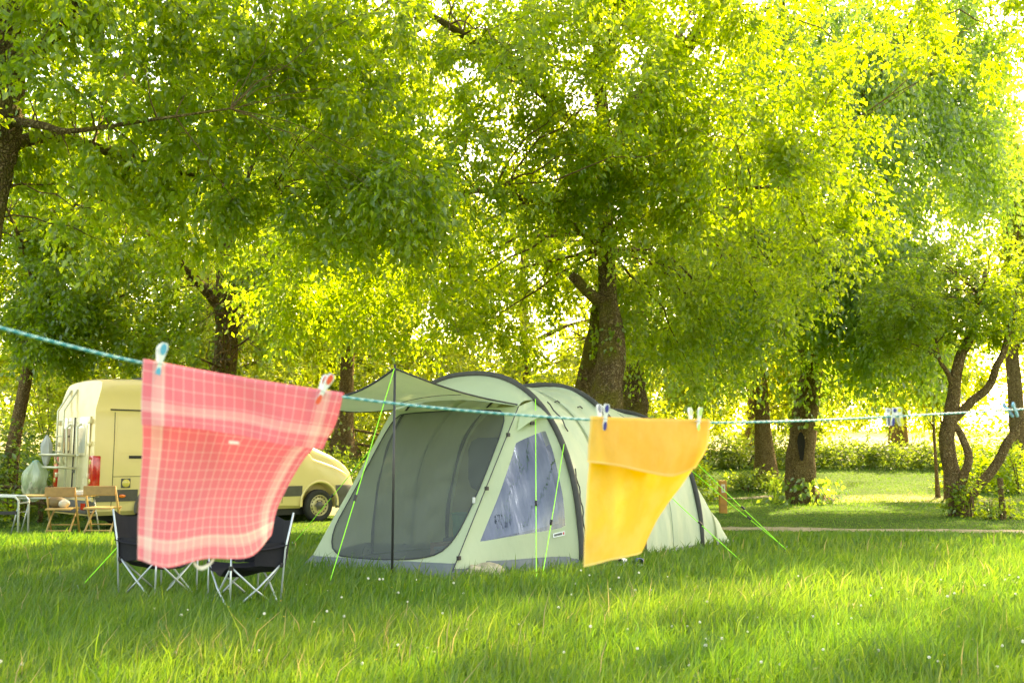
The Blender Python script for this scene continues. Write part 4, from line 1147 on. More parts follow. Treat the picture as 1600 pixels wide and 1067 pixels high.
TLOC = (.73, 10.8, gz(.9, 11.4) - .01); TRZ = math.atan2(.8, .6)
tent = empty('family_tent', TLOC, TRZ)
tag(tent, 'pale green tunnel tent with black hoops and a raised awning', 'tent')
def arch_pt(th, s, hw, h, lc, nexp=2.35, leans=0.0):
    c_, s_ = math.cos(th), math.sin(th)
    return Vector((s + leans * abs(s_) ** 1.5, lc - hw * math.copysign(abs(c_) ** (2 / nexp), c_), h * abs(s_) ** (2 / nexp)))
RG = [(0, 1.55, 2.15, 1.55), (.35, 1.535, 2.07, 1.55), (.7, 1.525, 2.03, 1.55), (1.05, 1.52, 2.05, 1.55), (1.4, 1.52, 2.10, 1.55), (1.8, 1.49, 1.98, 1.54), (2.2, 1.47, 1.90, 1.53), (2.6, 1.45, 1.85, 1.52),
      (3.0, 1.45, 1.83, 1.52), (3.2, 1.46, 1.50, 1.52), (3.4, 1.48, 1.14, 1.52), (3.6, 1.50, .72, 1.52), (3.78, 1.52, .30, 1.52), (3.9, 1.54, .06, 1.52)]
def ring(s):
    k = [r[0] for r in RG]
    return tuple(float(np.interp(s, k, [r[i] for r in RG])) for i in (0, 1, 2, 3))
rows = []
for s in sorted(set([r[0] for r in RG] + list(np.arange(0, 3.9, .1)))):
    r = ring(s)
    row = []
    for k in range(45):
        th = math.pi * k / 44
        p = arch_pt(th, *r)
        ds = min(abs(s - 0), abs(s - 1.4), abs(s - 3.0))
        pinch = .016 * math.sin(s * 19 + th * 5) * min(1, ds * 4) + .012 * math.sin(s * 7 - th * 11) + .010 * math.sin(s * 31 - th * 3) * max(0, 1 - ds * 2.5) * (ds > .02)
        nrm_ = Vector((0, p.y - r[3], p.z * .8)).normalized()
        row.append(p + nrm_ * pinch)
    rows.append(row)
MB().grid(rows).build('fly_sheet', M_FLY, tent, smooth=True)

for s0 in (.7, 2.2):
    r = ring(s0)
    MB().tube([arch_pt(math.pi * k / 48, s0, r[1] + .012, r[2] + .012, r[3]) for k in range(49)], .006, 5).build('seam', plain('seam_tape', (.34, .40, .29), .7), tent, smooth=True)
# hoops in dark sleeves
for s0, hw, h in ((0, 1.55, 2.15), (1.4, 1.52, 2.10), (3.0, 1.45, 1.83)):
    lc = ring(s0)[3]
    c_ = [arch_pt(math.pi * k / 48, s0, hw, h, lc) for k in range(49)]
    c_ = [p + Vector((0, p.y - lc, p.z)).normalized() * .016 for p in c_]
    MB().tube(c_, .034, 8).build('hoop', M_SLEEVE, tent, smooth=True)

Bp, Ap = Vector((-1.60, .48, .0)), Vector((-1.88, 2.22, .0))
TR, TL = Vector((-.30, .60, 1.74)), Vector((-.30, 2.50, 1.74))
thT = min(np.linspace(.5, 1.5, 200), key=lambda t: abs(arch_pt(t, 0, 1.55, 2.15, 1.55).y - .60))
def side_surf(p, q, left=False):
    """p: 0 at the corner seam, 1 at the hoop; q: 0 ground, 1 top"""
    if not left:
        a = Bp.lerp(TR, q); b = arch_pt(thT * q ** .92, 0, 1.55, 2.15, 1.55)
        if q == 0: b = Vector((0, 0, 0))
    else:
        a = Ap.lerp(TL, q); b = arch_pt(math.pi - thT * q ** .92, 0, 1.55, 2.15, 1.55)
    v = a.lerp(b, p)
    bulge = -.05 * math.sin(p * math.pi) * math.sin(q * math.pi)
    wr = .006 * math.sin(14 * p + 9 * q) + .005 * math.sin(23 * q - 6 * p)
    n_ = Vector((-.45, -.85 if not left else .85, .25)).normalized()
    return v + n_ * (bulge * .6 + wr)
def front_surf(u, v):
    """u: 0 left, 1 right seam; v: 0 ground, 1 top"""
    a, b = Ap.lerp(Bp, u), TL.lerp(TR, u)
    p = a.lerp(b, v)
    return p + Vector((-.8, 0, .6)) * (-.03 * math.sin(v * math.pi) * math.sin(u * math.pi) + .004 * math.sin(11 * u + 8 * v))
def resample(poly, n):
    P = [Vector((*q, 0)) for q in poly]; P.append(P[0].copy())
    d = [0]
    for i in range(len(P) - 1): d.append(d[-1] + (P[i + 1] - P[i]).length)
    out = []
    for k in range(n):
        t = d[-1] * k / n
        i = max(j for j in range(len(d)) if d[j] <= t + 1e-9); i = min(i, len(P) - 2)
        f = (t - d[i]) / max(1e-9, d[i + 1] - d[i])
        q = P[i].lerp(P[i + 1], f); out.append((q.x, q.y))
    return out
def round_poly(poly, it=2):
    for _ in range(it):
        out = []
        for i in range(len(poly)):
            a, b = poly[i], poly[(i + 1) % len(poly)]
            out += [(a[0] * .75 + b[0] * .25, a[1] * .75 + b[1] * .25), (a[0] * .25 + b[0] * .75, a[1] * .25 + b[1] * .75)]
        poly = out
    return poly
def to_square(q, c):
    """point on the unit square's edge seen from c through q"""
    dx, dy = q[0] - c[0], q[1] - c[1]
    t = min(x for x in ((1 - c[0]) / dx if dx > 1e-9 else 9e9, -c[0] / dx if dx < -1e-9 else 9e9, (1 - c[1]) / dy if dy > 1e-9 else 9e9, -c[1] / dy if dy < -1e-9 else 9e9))
    return (c[0] + dx * t, c[1] + dy * t)
def holed(surf, hole, rings_=7):
    """panel of surf with a hole: loft from the hole outline to the square's edge, corners kept"""
    c = (sum(q[0] for q in hole) / len(hole), sum(q[1] for q in hole) / len(hole))
    outer = [to_square(q, c) for q in hole]
    for cx, cy in ((0, 0), (1, 0), (1, 1), (0, 1)):
        j = min(range(len(outer)), key=lambda i: (outer[i][0] - cx) ** 2 + (outer[i][1] - cy) ** 2)
        outer[j] = (cx, cy)
    rows = []
    for k in range(rings_ + 1):
        t = k / rings_
        rows.append([surf(h[0] + (o[0] - h[0]) * t, h[1] + (o[1] - h[1]) * t) for h, o in zip(hole, outer)])
    return rows, c
def disc(surf, hole, rings_=7, off=Vector((0, 0, 0))):
    c = (sum(q[0] for q in hole) / len(hole), sum(q[1] for q in hole) / len(hole))
    rows = [[surf(c[0] + (h[0] - c[0]) * k / rings_, c[1] + (h[1] - c[1]) * k / rings_) + off for h in hole] for k in range(1, rings_ + 1)]
    m_ = MB().grid(rows, closed=True)
    n_ = len(hole)
    m_.v.append(tuple(surf(*c) + off)); ci = len(m_.v) - 1
    for i in range(n_): m_.f.append((ci, (i + 1) % n_, i)); m_.m.append(0)
    return m_
# front: frame, insect-net door, zip
net_outline = resample(round_poly([(.05, .10), (.45, .085), (.78, .10), (.93, .17), (.965, .45), (.955, .80), (.93, .97), (.80, .985), (.12, .985), (.05, .94), (.045, .55)], 2), 72)
rows, _ = holed(front_surf, net_outline)
MB().grid(rows, closed=True).build('front_panel', M_FLY2, tent, smooth=True)
dr = disc(front_surf, net_outline).build('net_door', M_NET, tent, smooth=True)
ofs = Vector((-.008, 0, .006))
MB().tube([front_surf(*q) + ofs for q in net_outline] + [front_surf(*net_outline[0]) + ofs], .007, 6).build('zip', M_ZIP, dr)
MB().box(-.012, .012, -.012, .012, -.03, .03, .004, Matrix.Translation(front_surf(.968, .42) + Vector((-.02, 0, .02)))).build('zip_pull', plain('zip_pull_white', (.6, .62, .6), .4), dr)
# side panels, the right one with the clear window
win_outline = resample(round_poly([(.14, .185), (.16, .18), (.87, .150), (.885, .16), (.86, .72), (.84, .735), (.30, .735), (.28, .725)], 1), 56)
rows, _ = holed(side_surf, win_outline)
MB().grid(rows, closed=True).build('side_panel', M_FLY2, tent, smooth=True)
wn_ = disc(side_surf, win_outline, 10).build('window', M_PVC, tent, smooth=True)
MB().grid([[side_surf(p, q, True) for p in np.linspace(0, 1, 10)] for q in np.linspace(0, 1, 16)]).build('side_panel', M_FLY2, tent, smooth=True)
# dark curtain hanging inside the window
MB().grid([[side_surf(.12 + .78 * p, .16 + .62 * q) + Vector((.16, .22, 0)) + Vector((.5, .3, 0)) * .05 * math.sin(p * 21 + q * 2) for p in np.linspace(0, 1, 30)] for q in np.linspace(0, 1, 12)]).build('curtain', tent_fabric('blue_curtain', (.15, .18, .25), .4, (.20, .23, .30), .5), wn_, smooth=True)
# little hood over the window
rows = []
for i, w in enumerate((0, .35, .7, 1)):
    row = []
    for p in np.linspace(.22, 1.0, 12):
        arch = .085 * math.sin((p - .22) / .78 * math.pi)
        a = side_surf(p, min(.985, .82 + .13 * (1 - w)) + .04 * arch)
        row.append(a + Vector((-.05, -.10, .0)) * (w * (.35 + 8 * arch)) + Vector((0, 0, .10 * arch * 6 * w)))
    rows.append(row)
MB().grid(rows).build('window_hood', M_FLY2, tent, smooth=True)
vp = side_surf(.58, .83) + Vector((-.03, -.05, 0))
MB().box(-.035, .035, -.01, .01, -.02, .02, .004, Matrix.Translation(vp)).build('vent_buckle', M_BLACK, tent)
# seam cord down the corner with toggles
cord = [Bp.lerp(TR, q) + Vector((-.012, -.012, 0)) for q in np.linspace(.05, 1, 12)]
MB().tube(cord, .006, 6).build('corner_cord', M_ZIP, tent)
for q in (.12, .5, .82):
    MB().box(-.02, .02, -.015, .015, -.02, .02, .004, Matrix.Translation(Bp.lerp(TR, q) + Vector((-.02, -.03, 0)))).build('toggle', M_BLACK, tent)
# maker's label by the hoop foot: white patch, dark line of writing, red mark
def on_side(p, q): return side_surf(p, q) + Vector((-.45, -.85, .25)).normalized() * .012
def patch(nm, p0, p1, q0, q1, lift, mt, par):
    n_ = Vector((-.45, -.85, .25)).normalized() * lift
    a = [on_side(p0, q0) + n_, on_side(p1, q0) + n_, on_side(p1, q1) + n_, on_side(p0, q1) + n_]
    return MB().add(a, [(0, 1, 2, 3)]).build(nm, mt, par)
lbp = patch('maker_label', .77, .87, .118, .137, .0, plain('label_white', (.7, .74, .7), .5), tent)
for i in range(7):
    patch('letter', .780 + i * .0095, .7865 + i * .0095, .1225, .1325, .003, M_BLACK, lbp)
patch('red_mark', .852, .863, .1225, .1325, .003, plain('label_red', (.6, .05, .04), .5), lbp)
# brow over the door up to the first hoop
rows = []
for w in np.linspace(0, 1, 7):
    row = []
    for k in range(25):
        t = k / 24
        lo = TR.lerp(TL, t) + Vector((-.10 * math.sin(t * math.pi), 0, .10 * math.sin(t * math.pi)))
        hi = arch_pt(thT + (math.pi - 2 * thT) * t, 0, 1.55, 2.15, 1.55)
        row.append(lo.lerp(hi, w) + Vector((-.05 * math.sin(w * math.pi), 0, .02 * math.sin(w * math.pi))))
    rows.append(row)
MB().grid(rows).build('front_brow', M_FLY2, tent, smooth=True)
# awning on two poles
P1 = Vector((-1.91, .93, 2.06)); P2 = Vector((-2.36, 2.34, 1.93))
def awn(u, v):
    """u: 0 right edge, 1 left edge; v: 0 tent, 1 pole edge"""
    a = TR.lerp(TL, u) + Vector((-.11 * math.sin(u * math.pi) - .02, 0, .10 * math.sin(u * math.pi) + .02))
    b = P1.lerp(P2, u)
    p = a.lerp(b, v)
    sag = .20 * math.sin(u * math.pi) * v ** 1.2 + .09 * math.sin(v * math.pi) * (.5 + .9 * u)
    return p - Vector((-.10 * math.sin(u * math.pi) * v, 0, sag))
MB().grid([[awn(u, v) for u in np.linspace(0, 1, 22)] for v in np.linspace(0, 1, 22)]).build('awning', M_FLY2, tent, smooth=True)
MB().tube([awn(u, 1) for u in np.linspace(0, 1, 22)], .011, 6).build('awning_hem', M_ZIP, tent)
MB().tube([awn(0, v) for v in np.linspace(0, 1, 22)], .009, 6).build('awning_hem', M_ZIP, tent)
MB().tube([awn(1, v) for v in np.linspace(0, 1, 22)], .009, 6).build('awning_hem', M_ZIP, tent)
MB().tube([awn(.03 + .5 * t, .45 + .12 * math.sin(t * 3)) + Vector((0, 0, -.006)) for t in np.linspace(0, 1, 12)], .003, 5).build('awning_seam', M_ZIP, tent)
for P in (P1, P2):
    MB().tube([(P.x, P.y, -.03), (P.x, P.y, P.z * .5), (P.x, P.y, P.z + .04)], .0125, 8).build('awning_pole', M_POLE, tent, smooth=True)
# grey mud skirt round the base
base = [Vector((3.88, .02, 0)), Vector((3.0, .07, 0)), Vector((1.4, .03, 0)), Vector((.05, .0, 0)), Vector((-.2, .05, 0)), Bp.copy(), Bp.lerp(Ap, .5) + Vector((-.06, 0, 0)), Ap.copy(), Ap.lerp(Vector((0, 3.1, 0)), .5), Vector((0, 3.1, 0)), Vector((1.4, 3.07, 0)), Vector((3.0, 2.97, 0)), Vector((3.88, 3.02, 0))]
cen = Vector((1.0, 1.55, 0))
BB = []
for i in range(len(base) - 1):
    for k in range(8): BB.append(base[i].lerp(base[i + 1], k / 8))
BB.append(base[-1])
hts = lambda p: .16 if p.x < -.3 else (.07 + .09 * max(0, 1 - (p.x + .3) / 1.0))
top, bot = [], []
for i, p in enumerate(BB):
    o_ = (p - cen).normalized()
    h = hts(p)
    # the wall leans in with height
    top.append(p - o_ * (h * (.62 if p.x < -1.2 else .12) - .015) + Vector((0, 0, h)))
    bot.append(p + o_ * (.07 + .02 * math.sin(i * 1.7)) + Vector((0, 0, .015)))
MB().grid([bot, [(a + b) / 2 for a, b in zip(bot, top)], top]).build('mud_skirt', M_SKIRT, tent, smooth=True)
# inside: groundsheet, inner tent wall with a dark door panel
MB().grid([[Vector((s, l, .012)) for l in np.linspace(.25, 2.85, 6)] for s in np.linspace(-1.4, 3.3, 10)]).build('groundsheet', M_FLOOR, tent)
rows = []
for q in np.linspace(0, 1, 12):
    row = []
    for k in np.linspace(0.0, 1.0, 26):
        y_ = .16 + 2.78 * k
        ht = 1.98 * (1 - abs((y_ - 1.55) / 1.42) ** 2.35) ** (1 / 2.35)
        row.append(Vector((1.34 + .02 * math.sin(k * 31 + q * 3), y_, ht * q)))
    rows.append(row)
MB().grid(rows).build('inner_tent_wall', M_INNER, tent, smooth=True)
def inner_panel(nm, y0, y1, z0, z1, mt, r=.12):
    e = .16
    pl = [(y0 + e, z0), (y1 - e, z0), (y1 - .05, z0 + .05), (y1, z0 + e), (y1, z1 - e), (y1 - .05, z1 - .05), (y1 - e, z1), (y0 + e, z1), (y0 + .05, z1 - .05), (y0, z1 - e), (y0, z0 + e), (y0 + .05, z0 + .05)]
    MB().add([(1.28, a, b) for a, b in pl], [tuple(range(len(pl)))]).build(nm, mt, tent)
inner_panel('inner_door', .55, 1.45, .10, 1.35, M_INNERG)
inner_panel('inner_window', 1.65, 2.60, .75, 1.45, M_INNERG)
MB().grid([[arch_pt(th, s, 1.50, 2.06, 1.55) for th in np.linspace(.06, .5, 8)] for s in (.15, .7, 1.2)]).build('inner_liner', M_INNERG, tent, smooth=True)
for th in (0.55, 2.6):
    pass
# guy lines with runners and pegs
def tl(s, l, z): return Vector((s, l, z))
TM = (Matrix.Translation(TLOC) @ Matrix.Rotation(TRZ, 4, 'Z')).inverted()
def wloc(px, py):
    """ground point under pixel -> tent local"""
    Y = CAM_H * FPX / (py - 717) if py > 760 else 14
    p = spot(px, py, Y); p.z = gz(p.x, p.y) + .03
    return TM @ p
arc1 = lambda th: arch_pt(th, 0, 1.59, 2.19, 1.55)
guys = [(P1 + Vector((0, 0, .02)), wloc(513, 916)), (P2 + Vector((0, 0, .02)), wloc(122, 922)), (arc1(.98), wloc(838, 908)), (arc1(.60), wloc(847, 903)),
        (arch_pt(.80, 3.0, 1.49, 1.86, 1.52), wloc(1232, 862)), (arch_pt(.52, 3.0, 1.49, 1.86, 1.52), wloc(1229, 858)), (arch_pt(.50, 1.4, 1.56, 2.14, 1.55), wloc(1166, 882)),
        (arch_pt(math.pi - .8, 3.0, 1.49, 1.86, 1.52), Vector((4.0, 4.3, .02))), (arch_pt(math.pi - .9, 0, 1.59, 2.19, 1.55), Vector((.1, 4.7, .02)))]
for a, b in guys:
    g = MB().tube([a, a.lerp(b, .5) - Vector((0, 0, .012)), b], .0048, 6).build('guy_line', M_LIME, tent)
    q = a.lerp(b, .62)
    MB().box(-.012, .012, -.012, .012, -.03, .03, .003, Matrix.Translation(q) @ (b - a).to_track_quat('Z', 'Y').to_matrix().to_4x4()).build('runner', M_BLACK, g)
    dv = (b - a); dv.z = 0; dv.normalize()
    MB().tube([b + dv * .01 + Vector((0, 0, .04)), b - dv * .05 - Vector((0, 0, .12))], .005, 6).build('peg', M_STEEL, g)
# small vents / loops on the roof
for s, th in ((.55, 1.05), (.95, 1.0), (.8, .45)):
    p = arch_pt(th, *ring(s)) ; p = p + Vector((0, p.y - 1.55, p.z)).normalized() * .02
    MB().tube([p, p + Vector((.05, 0, .015)), p + Vector((.10, 0, -.005))], .008, 5).build('loop', M_BLACK, tent)
MB().tube([arch_pt(t, .28 + .02 * math.sin(t * 40), ring(.28)[1] + .02, ring(.28)[2] + .02, 1.55) for t in np.linspace(.72, 1.0, 10)], .008, 5).build('cord_end', M_ZIP, tent)
MB().tube([arch_pt(t, .06 + .015 * math.sin(t * 60), ring(.05)[1] + .03, ring(.05)[2] + .03, 1.55) for t in np.linspace(.02, .45, 18)], .008, 5).build('cord_end', M_SLEEVE, tent)

# things seen through the net
TW = Matrix.Translation(TLOC) @ Matrix.Rotation(TRZ, 4, 'Z')
def inside(name, label, cat, s, l, z=.02):
    o = empty(name, TW @ Vector((s, l, z)), TRZ); return tag(o, label, cat)
b_ = inside('sleeping_mat_roll', 'dark blue rolled bag lying inside the tent behind the net', 'bag', -.05, .95)
MB().lathe([(.02, -.36), (.15, -.35), (.20, -.30), (.21, 0), (.20, .30), (.15, .35), (.02, .36)], 18, Matrix.Translation((0, 0, .26)) @ Matrix.Rotation(R(90), 4, 'X') @ Matrix.Rotation(R(12), 4, 'Y')).build('roll', plain('dark_blue_bag', (.05, .07, .09), .7), b_, smooth='auto')
MB().lathe([(.214, -.15), (.214, -.12)], 18, Matrix.Translation((0, 0, .26)) @ Matrix.Rotation(R(90), 4, 'X') @ Matrix.Rotation(R(12), 4, 'Y'), close=False).lathe([(.214, .12), (.214, .15)], 18, Matrix.Translation((0, 0, .26)) @ Matrix.Rotation(R(90), 4, 'X') @ Matrix.Rotation(R(12), 4, 'Y'), close=False).build('straps', M_BLACK, b_)
b_ = inside('cardboard_box', 'brown box standing on the groundsheet inside the tent', 'box', -.75, 1.15)
MB().box(-.17, .17, -.17, .17, 0, .26, .006).build('carton', plain('cardboard', (.32, .17, .10), .8), b_)
MB().box(-.175, .175, -.03, .03, .255, .268).build('tape', plain('tape', (.4, .3, .16), .4), b_)
b_ = inside('green_tub', 'green plastic tub behind the insect net', 'tub', -.45, 1.25)
MB().lathe([(.11, 0), (.13, .26), (.14, .27), (.13, .28), (.115, .27), (.10, .03)], 20, Matrix.Translation((0, 0, .28)), close=False).build('tub', plain('green_plastic', (.06, .34, .17), .4), b_, smooth='auto')
MB().box(-.16, .16, -.16, .16, 0, .285, .01).build('stand', plain('dark_crate', (.07, .09, .10), .7), b_)
b_ = inside('food_box', 'blue-grey storage crate inside the tent by the door', 'crate', -1.0, .85)
MB().box(-.2, .2, -.16, .16, 0, .22, .02).build('crate_body', plain('grey_crate', (.10, .14, .16), .6), b_)
MB().box(-.21, .21, -.17, .17, .222, .25, .01).build('crate_lid', plain('crate_lid', (.16, .2, .2), .5), b_)

# stone at the tent's foot
rg = np.random.default_rng(8)
bm = bmesh.new(); bmesh.ops.create_icosphere(bm, subdivisions=4, radius=1)
for v in bm.verts:
    c = v.co
    k = 1 + .16 * math.sin(c.x * 3 + 1) * math.cos(c.y * 4) + .10 * math.sin(c.z * 7 + c.x * 5) + .05 * math.sin(c.x * 13 + c.y * 11)
    v.co = Vector((math.copysign(abs(c.x) ** .75, c.x) * .20 * k, c.y * .13 * k, math.copysign(abs(c.z) ** .8, c.z) * .085 * k))
me = bpy.data.meshes.new('stone'); bm.to_mesh(me); bm.free()
stp = spot(757, 888, 10.05)
stone = link_mesh('stone', me, plain('pale_stone', (.42, .36, .24), .9, var=.35, scale=14, bmp=.5), None, True)
stone.location = (stp.x, 9.98, gz(stp.x, 9.98) + .055); stone.rotation_euler = (0, R(4), R(8)); tag(stone, 'pale beige stone lying against the tent skirt', 'stone')
# shoes beside the tent
for i, (px, col, lab) in enumerate(((974, (.62, .62, .6), 'white shoe lying in the grass under the yellow towel'), (998, (.06, .10, .32), 'blue shoe lying in the grass under the yellow towel'))):
    p = spot(px, 872, 10.9)
    r_ = empty('shoe', (p.x, 10.9, gz(p.x, 10.9) + .04), R(70 + 20 * i)); tag(r_, lab, 'shoe', 'shoes by the tent')
    rows = []
    for k in range(13):
        t = k / 12; x = -.13 + .26 * t
        w = .042 * (1 + .18 * math.sin(t * 5)) * (math.sin(min(1, .12 + t * .88) * math.pi * .98) ** .35 + .02); h = (.085 if t < .45 else .085 - .05 * (t - .45) / .55)
        rows.append([(x, w * math.cos(a), max(.012, .03 + h * .55 * (1 + math.sin(a)) * .5 if math.sin(a) > 0 else .016)) for a in np.linspace(0, 6.28, 15)[:-1]])
    MB().grid(rows, closed=True).build('upper', plain('shoe_upper', col, .7), r_, smooth=True)
    MB().prism([(-.135, -.03), (-.08, -.042), (.06, -.048), (.115, -.035), (.135, 0), (.115, .035), (.06, .048), (-.08, .042), (-.135, .03)], .018).build('sole', plain('shoe_sole', (.6, .6, .58), .6), r_)

# ------------------------------------------------------------------ posts and rails
p = spot(1130, 800, 21.9); pz = gz(p.x, 21.9)
post = empty('marker_post', (p.x, 21.9, pz)); tag(post, 'orange-brown wooden pitch marker post right of the tent', 'post')
MB().box(-.078, .078, -.07, .07, -.2, .70, .012).build('post_body', plain('orange_wood', (.46, .20, .03), .6, var=.25, scale=8, bmp=.2), post)
pl_ = MB().box(-.04, .04, -.078, -.0705, .44, .62).build('number_plate', plain('plate', (.66, .58, .42), .5), post)
MB().box(-.012, .012, -.081, -.0785, .48, .58).build('number_mark', plain('mark', (.3, .2, .1), .6), pl_)
p = spot(1567, 808, 19.7)
rp = empty('round_post', (p.x, 19.7, gz(p.x, 19.7))); tag(rp, 'short round grey-brown post in the grass at the right', 'post')
mb = MB(); trunk_shape(mb, [Vector((0, 0, -.2)), Vector((.005, 0, .2)), Vector((-.01, 0, .5)), Vector((-.015, 0, .80))], [.062, .058, .055, .052], 10, .06, 4)
mb.build('post_body', BARK_B, rp, smooth=True)
def rail_fence(label, pts, h=.95):
    P = [Vector((x, y, gz(x, y))) for x, y in pts]
    f = empty('rail_fence', P[0]); tag(f, label, 'fence')
    for q in P:
        MB().tube([q - P[0] + Vector((0, 0, -.2)), q - P[0] + Vector((.02, 0, h + .1))], [.06, .05], 8).build('post', BARK_B, f, smooth=True)
    for z in (h * .55, h):
        for a, b in zip(P[:-1], P[1:]):
            MB().tube([a - P[0] + Vector((0, -.05, z)), (a + b) / 2 - P[0] + Vector((0, -.05, z + .02)), b - P[0] + Vector((0, -.05, z))], .04, 7).build('rail', BARK_B, f, smooth=True)
rail_fence('brown wooden rail fence behind the light bush left of the van', [(-15, 22.4), (-12.4, 22.0), (-10.2, 21.8), (-8.6, 22.0)], .75)
rail_fence('weathered rail on posts on the bank seen under the awning', [(-5.4, 28.6), (-3.2, 28.4), (-1.0, 28.6), (1.4, 29)], .85)
# ------------------------------------------------------------------ clothesline, towels, pegs
def rope_xy(px):
    a = (px - 800) / FPX
    Y = 2.638 / (1 - .56 * a)
    return a * Y, Y
ROPE_PX = [(-260, 440), (-120, 480), (0, 512), (110, 541), (222, 567), (380, 596), (535, 620), (640, 633), (780, 646), (925, 656), (1015, 659.5), (1108, 660.5), (1250, 657.5), (1400, 650.5), (1500, 645), (1600, 639), (1800, 620), (1980, 598)]
ROPE = []
for px, py in ROPE_PX:
    X, Y = rope_xy(px); ROPE.append(spot(px, py, Y))
def rope_mat():
    m, nt, out = mat('braided_line')
    uv = coords(nt, 'UV')
    sp = node(nt, 'ShaderNodeSeparateXYZ'); nt.links.new(uv, sp.inputs[0])
    s1 = mth(nt, 'FRACT', mth(nt, 'ADD', mth(nt, 'MULTIPLY', sp.outputs[0], 42.0), sp.outputs[1]))
    s2 = mth(nt, 'FRACT', mth(nt, 'SUBTRACT', mth(nt, 'MULTIPLY', sp.outputs[0], 42.0), sp.outputs[1]))
    f = mth(nt, 'MULTIPLY', mth(nt, 'LESS_THAN', s1, .66), mth(nt, 'LESS_THAN', s2, .86))
    c = mixc(nt, f, (.26, .50, .50), (.004, .25, .29))
    p = node(nt, 'ShaderNodeBsdfPrincipled', i_Roughness=.6); nt.links.new(c, p.inputs['Base Color'])
    h = mth(nt, 'ADD', mth(nt, 'ABSOLUTE', mth(nt, 'SUBTRACT', s1, .5)), mth(nt, 'ABSOLUTE', mth(nt, 'SUBTRACT', s2, .5)))
    nt.links.new(bump(nt, h, .6, .002), p.inputs['Normal'])
    nt.links.new(p.outputs[0], out.inputs[0])
    return m
rp_pts = catmull([tuple(p) for p in ROPE], 8)
mb = MB(); mb.tube(rp_pts, .0033, 8)
rope = mb.build('clothes_line', rope_mat(), None, smooth=True)
uvl = rope.data.uv_layers.new(name='UVMap')
dist = np.concatenate([[0], np.cumsum([(rp_pts[i + 1] - rp_pts[i]).length for i in range(len(rp_pts) - 1)])])
for poly in rope.data.polygons:
    ks = [rope.data.loops[l].vertex_index for l in poly.loop_indices]
    wrap = any(k % 8 == 7 for k in ks) and any(k % 8 == 0 for k in ks)
    for l, k in zip(poly.loop_indices, ks):
        a = (k % 8) / 8
        if wrap and k % 8 == 0: a = 1.0
        uvl.data[l].uv = (dist[min(k // 8, len(dist) - 1)], a)
tag(rope, 'turquoise and white braided clothes line strung across the front', 'clothes line')
def rope_at(px):
    X, Y = rope_xy(px)
    best = min(range(len(rp_pts) - 1), key=lambda i: abs((rp_pts[i].x + rp_pts[i + 1].x) / 2 - X))
    a, b = rp_pts[best], rp_pts[best + 1]
    return a.lerp(b, max(0, min(1, (X - a.x) / (b.x - a.x))))

def cr(vals, t):
    """Catmull-Rom through values at t in 0..1"""
    n_ = len(vals) - 1
    x = min(max(t, 0), 1) * n_; i = min(int(x), n_ - 1); f = x - i
    g = lambda k: vals[k] if 0 <= k <= n_ else (vals[0] * 2 - vals[1] if k < 0 else vals[n_] * 2 - vals[n_ - 1])
    a, b, c, d = g(i - 1), g(i), g(i + 1), g(i + 2)
    return .5 * (2 * b + (c - a) * f + (2 * a - 5 * b + 4 * c - d) * f * f + (3 * b - a - 3 * c + d) * f ** 3)
def towel_surface(rows, nu, nv):
    """rows: list of (v coordinate, [Vector,...]) -> grid of points and uv"""
    vs = [r[0] for r in rows]
    out, uv = [], []
    for j in range(nv):
        v = j / (nv - 1)
        tt = float(np.interp(v, vs, np.linspace(0, 1, len(vs))))
        line, l2 = [], []
        for i in range(nu):
            u = i / (nu - 1)
            line.append(cr([cr(r[1], u) for r in rows], tt)); l2.append((u, v))
        out.append(line); uv.append(l2)
    return out, uv
def towel_object(name, label, rows, mt, nu=80, nv=120, ripple=.0045, seed=0, pins=(.07, .88)):
    G, UV = towel_surface(rows, nu, nv)
    for j, line in enumerate(G):
        for i, p in enumerate(line):
            u, v = UV[j][i]
            k = math.sin(7 * u + 9 * v + seed) * math.sin(5 * v - 3 * u + seed) + .5 * math.sin(19 * u + 4 * v) * math.sin(13 * v + seed)
            far_ = min(1, abs(v - rows[0][2]) * 5)
            k += .8 * math.sin(11 * u - 6 * v + 2 * seed) * math.sin(3 * v + 5 * u) * far_ + .35 * math.sin(31 * u + 17 * v + seed) * math.sin(23 * v - 9 * u)
            for u0 in pins:
                dv = abs(v - rows[0][2]); w = (u - u0) / (.03 + .55 * dv)
                k += 1.6 * math.exp(-w * w) * math.cos(w * 4) * math.exp(-dv * 5)
            p += Vector((.25, -.95, 0)) * ripple * k * min(1, abs(v - rows[0][2]) * 8)
    mb = MB().grid(G)
    o = mb.build('cloth', mt, None, smooth=True)
    uvl = o.data.uv_layers.new(name='UVMap')
    for poly in o.data.polygons:
        for l in poly.loop_indices:
            k = o.data.loops[l].vertex_index
            uvl.data[l].uv = UV[k // nu][k % nu]
    return o
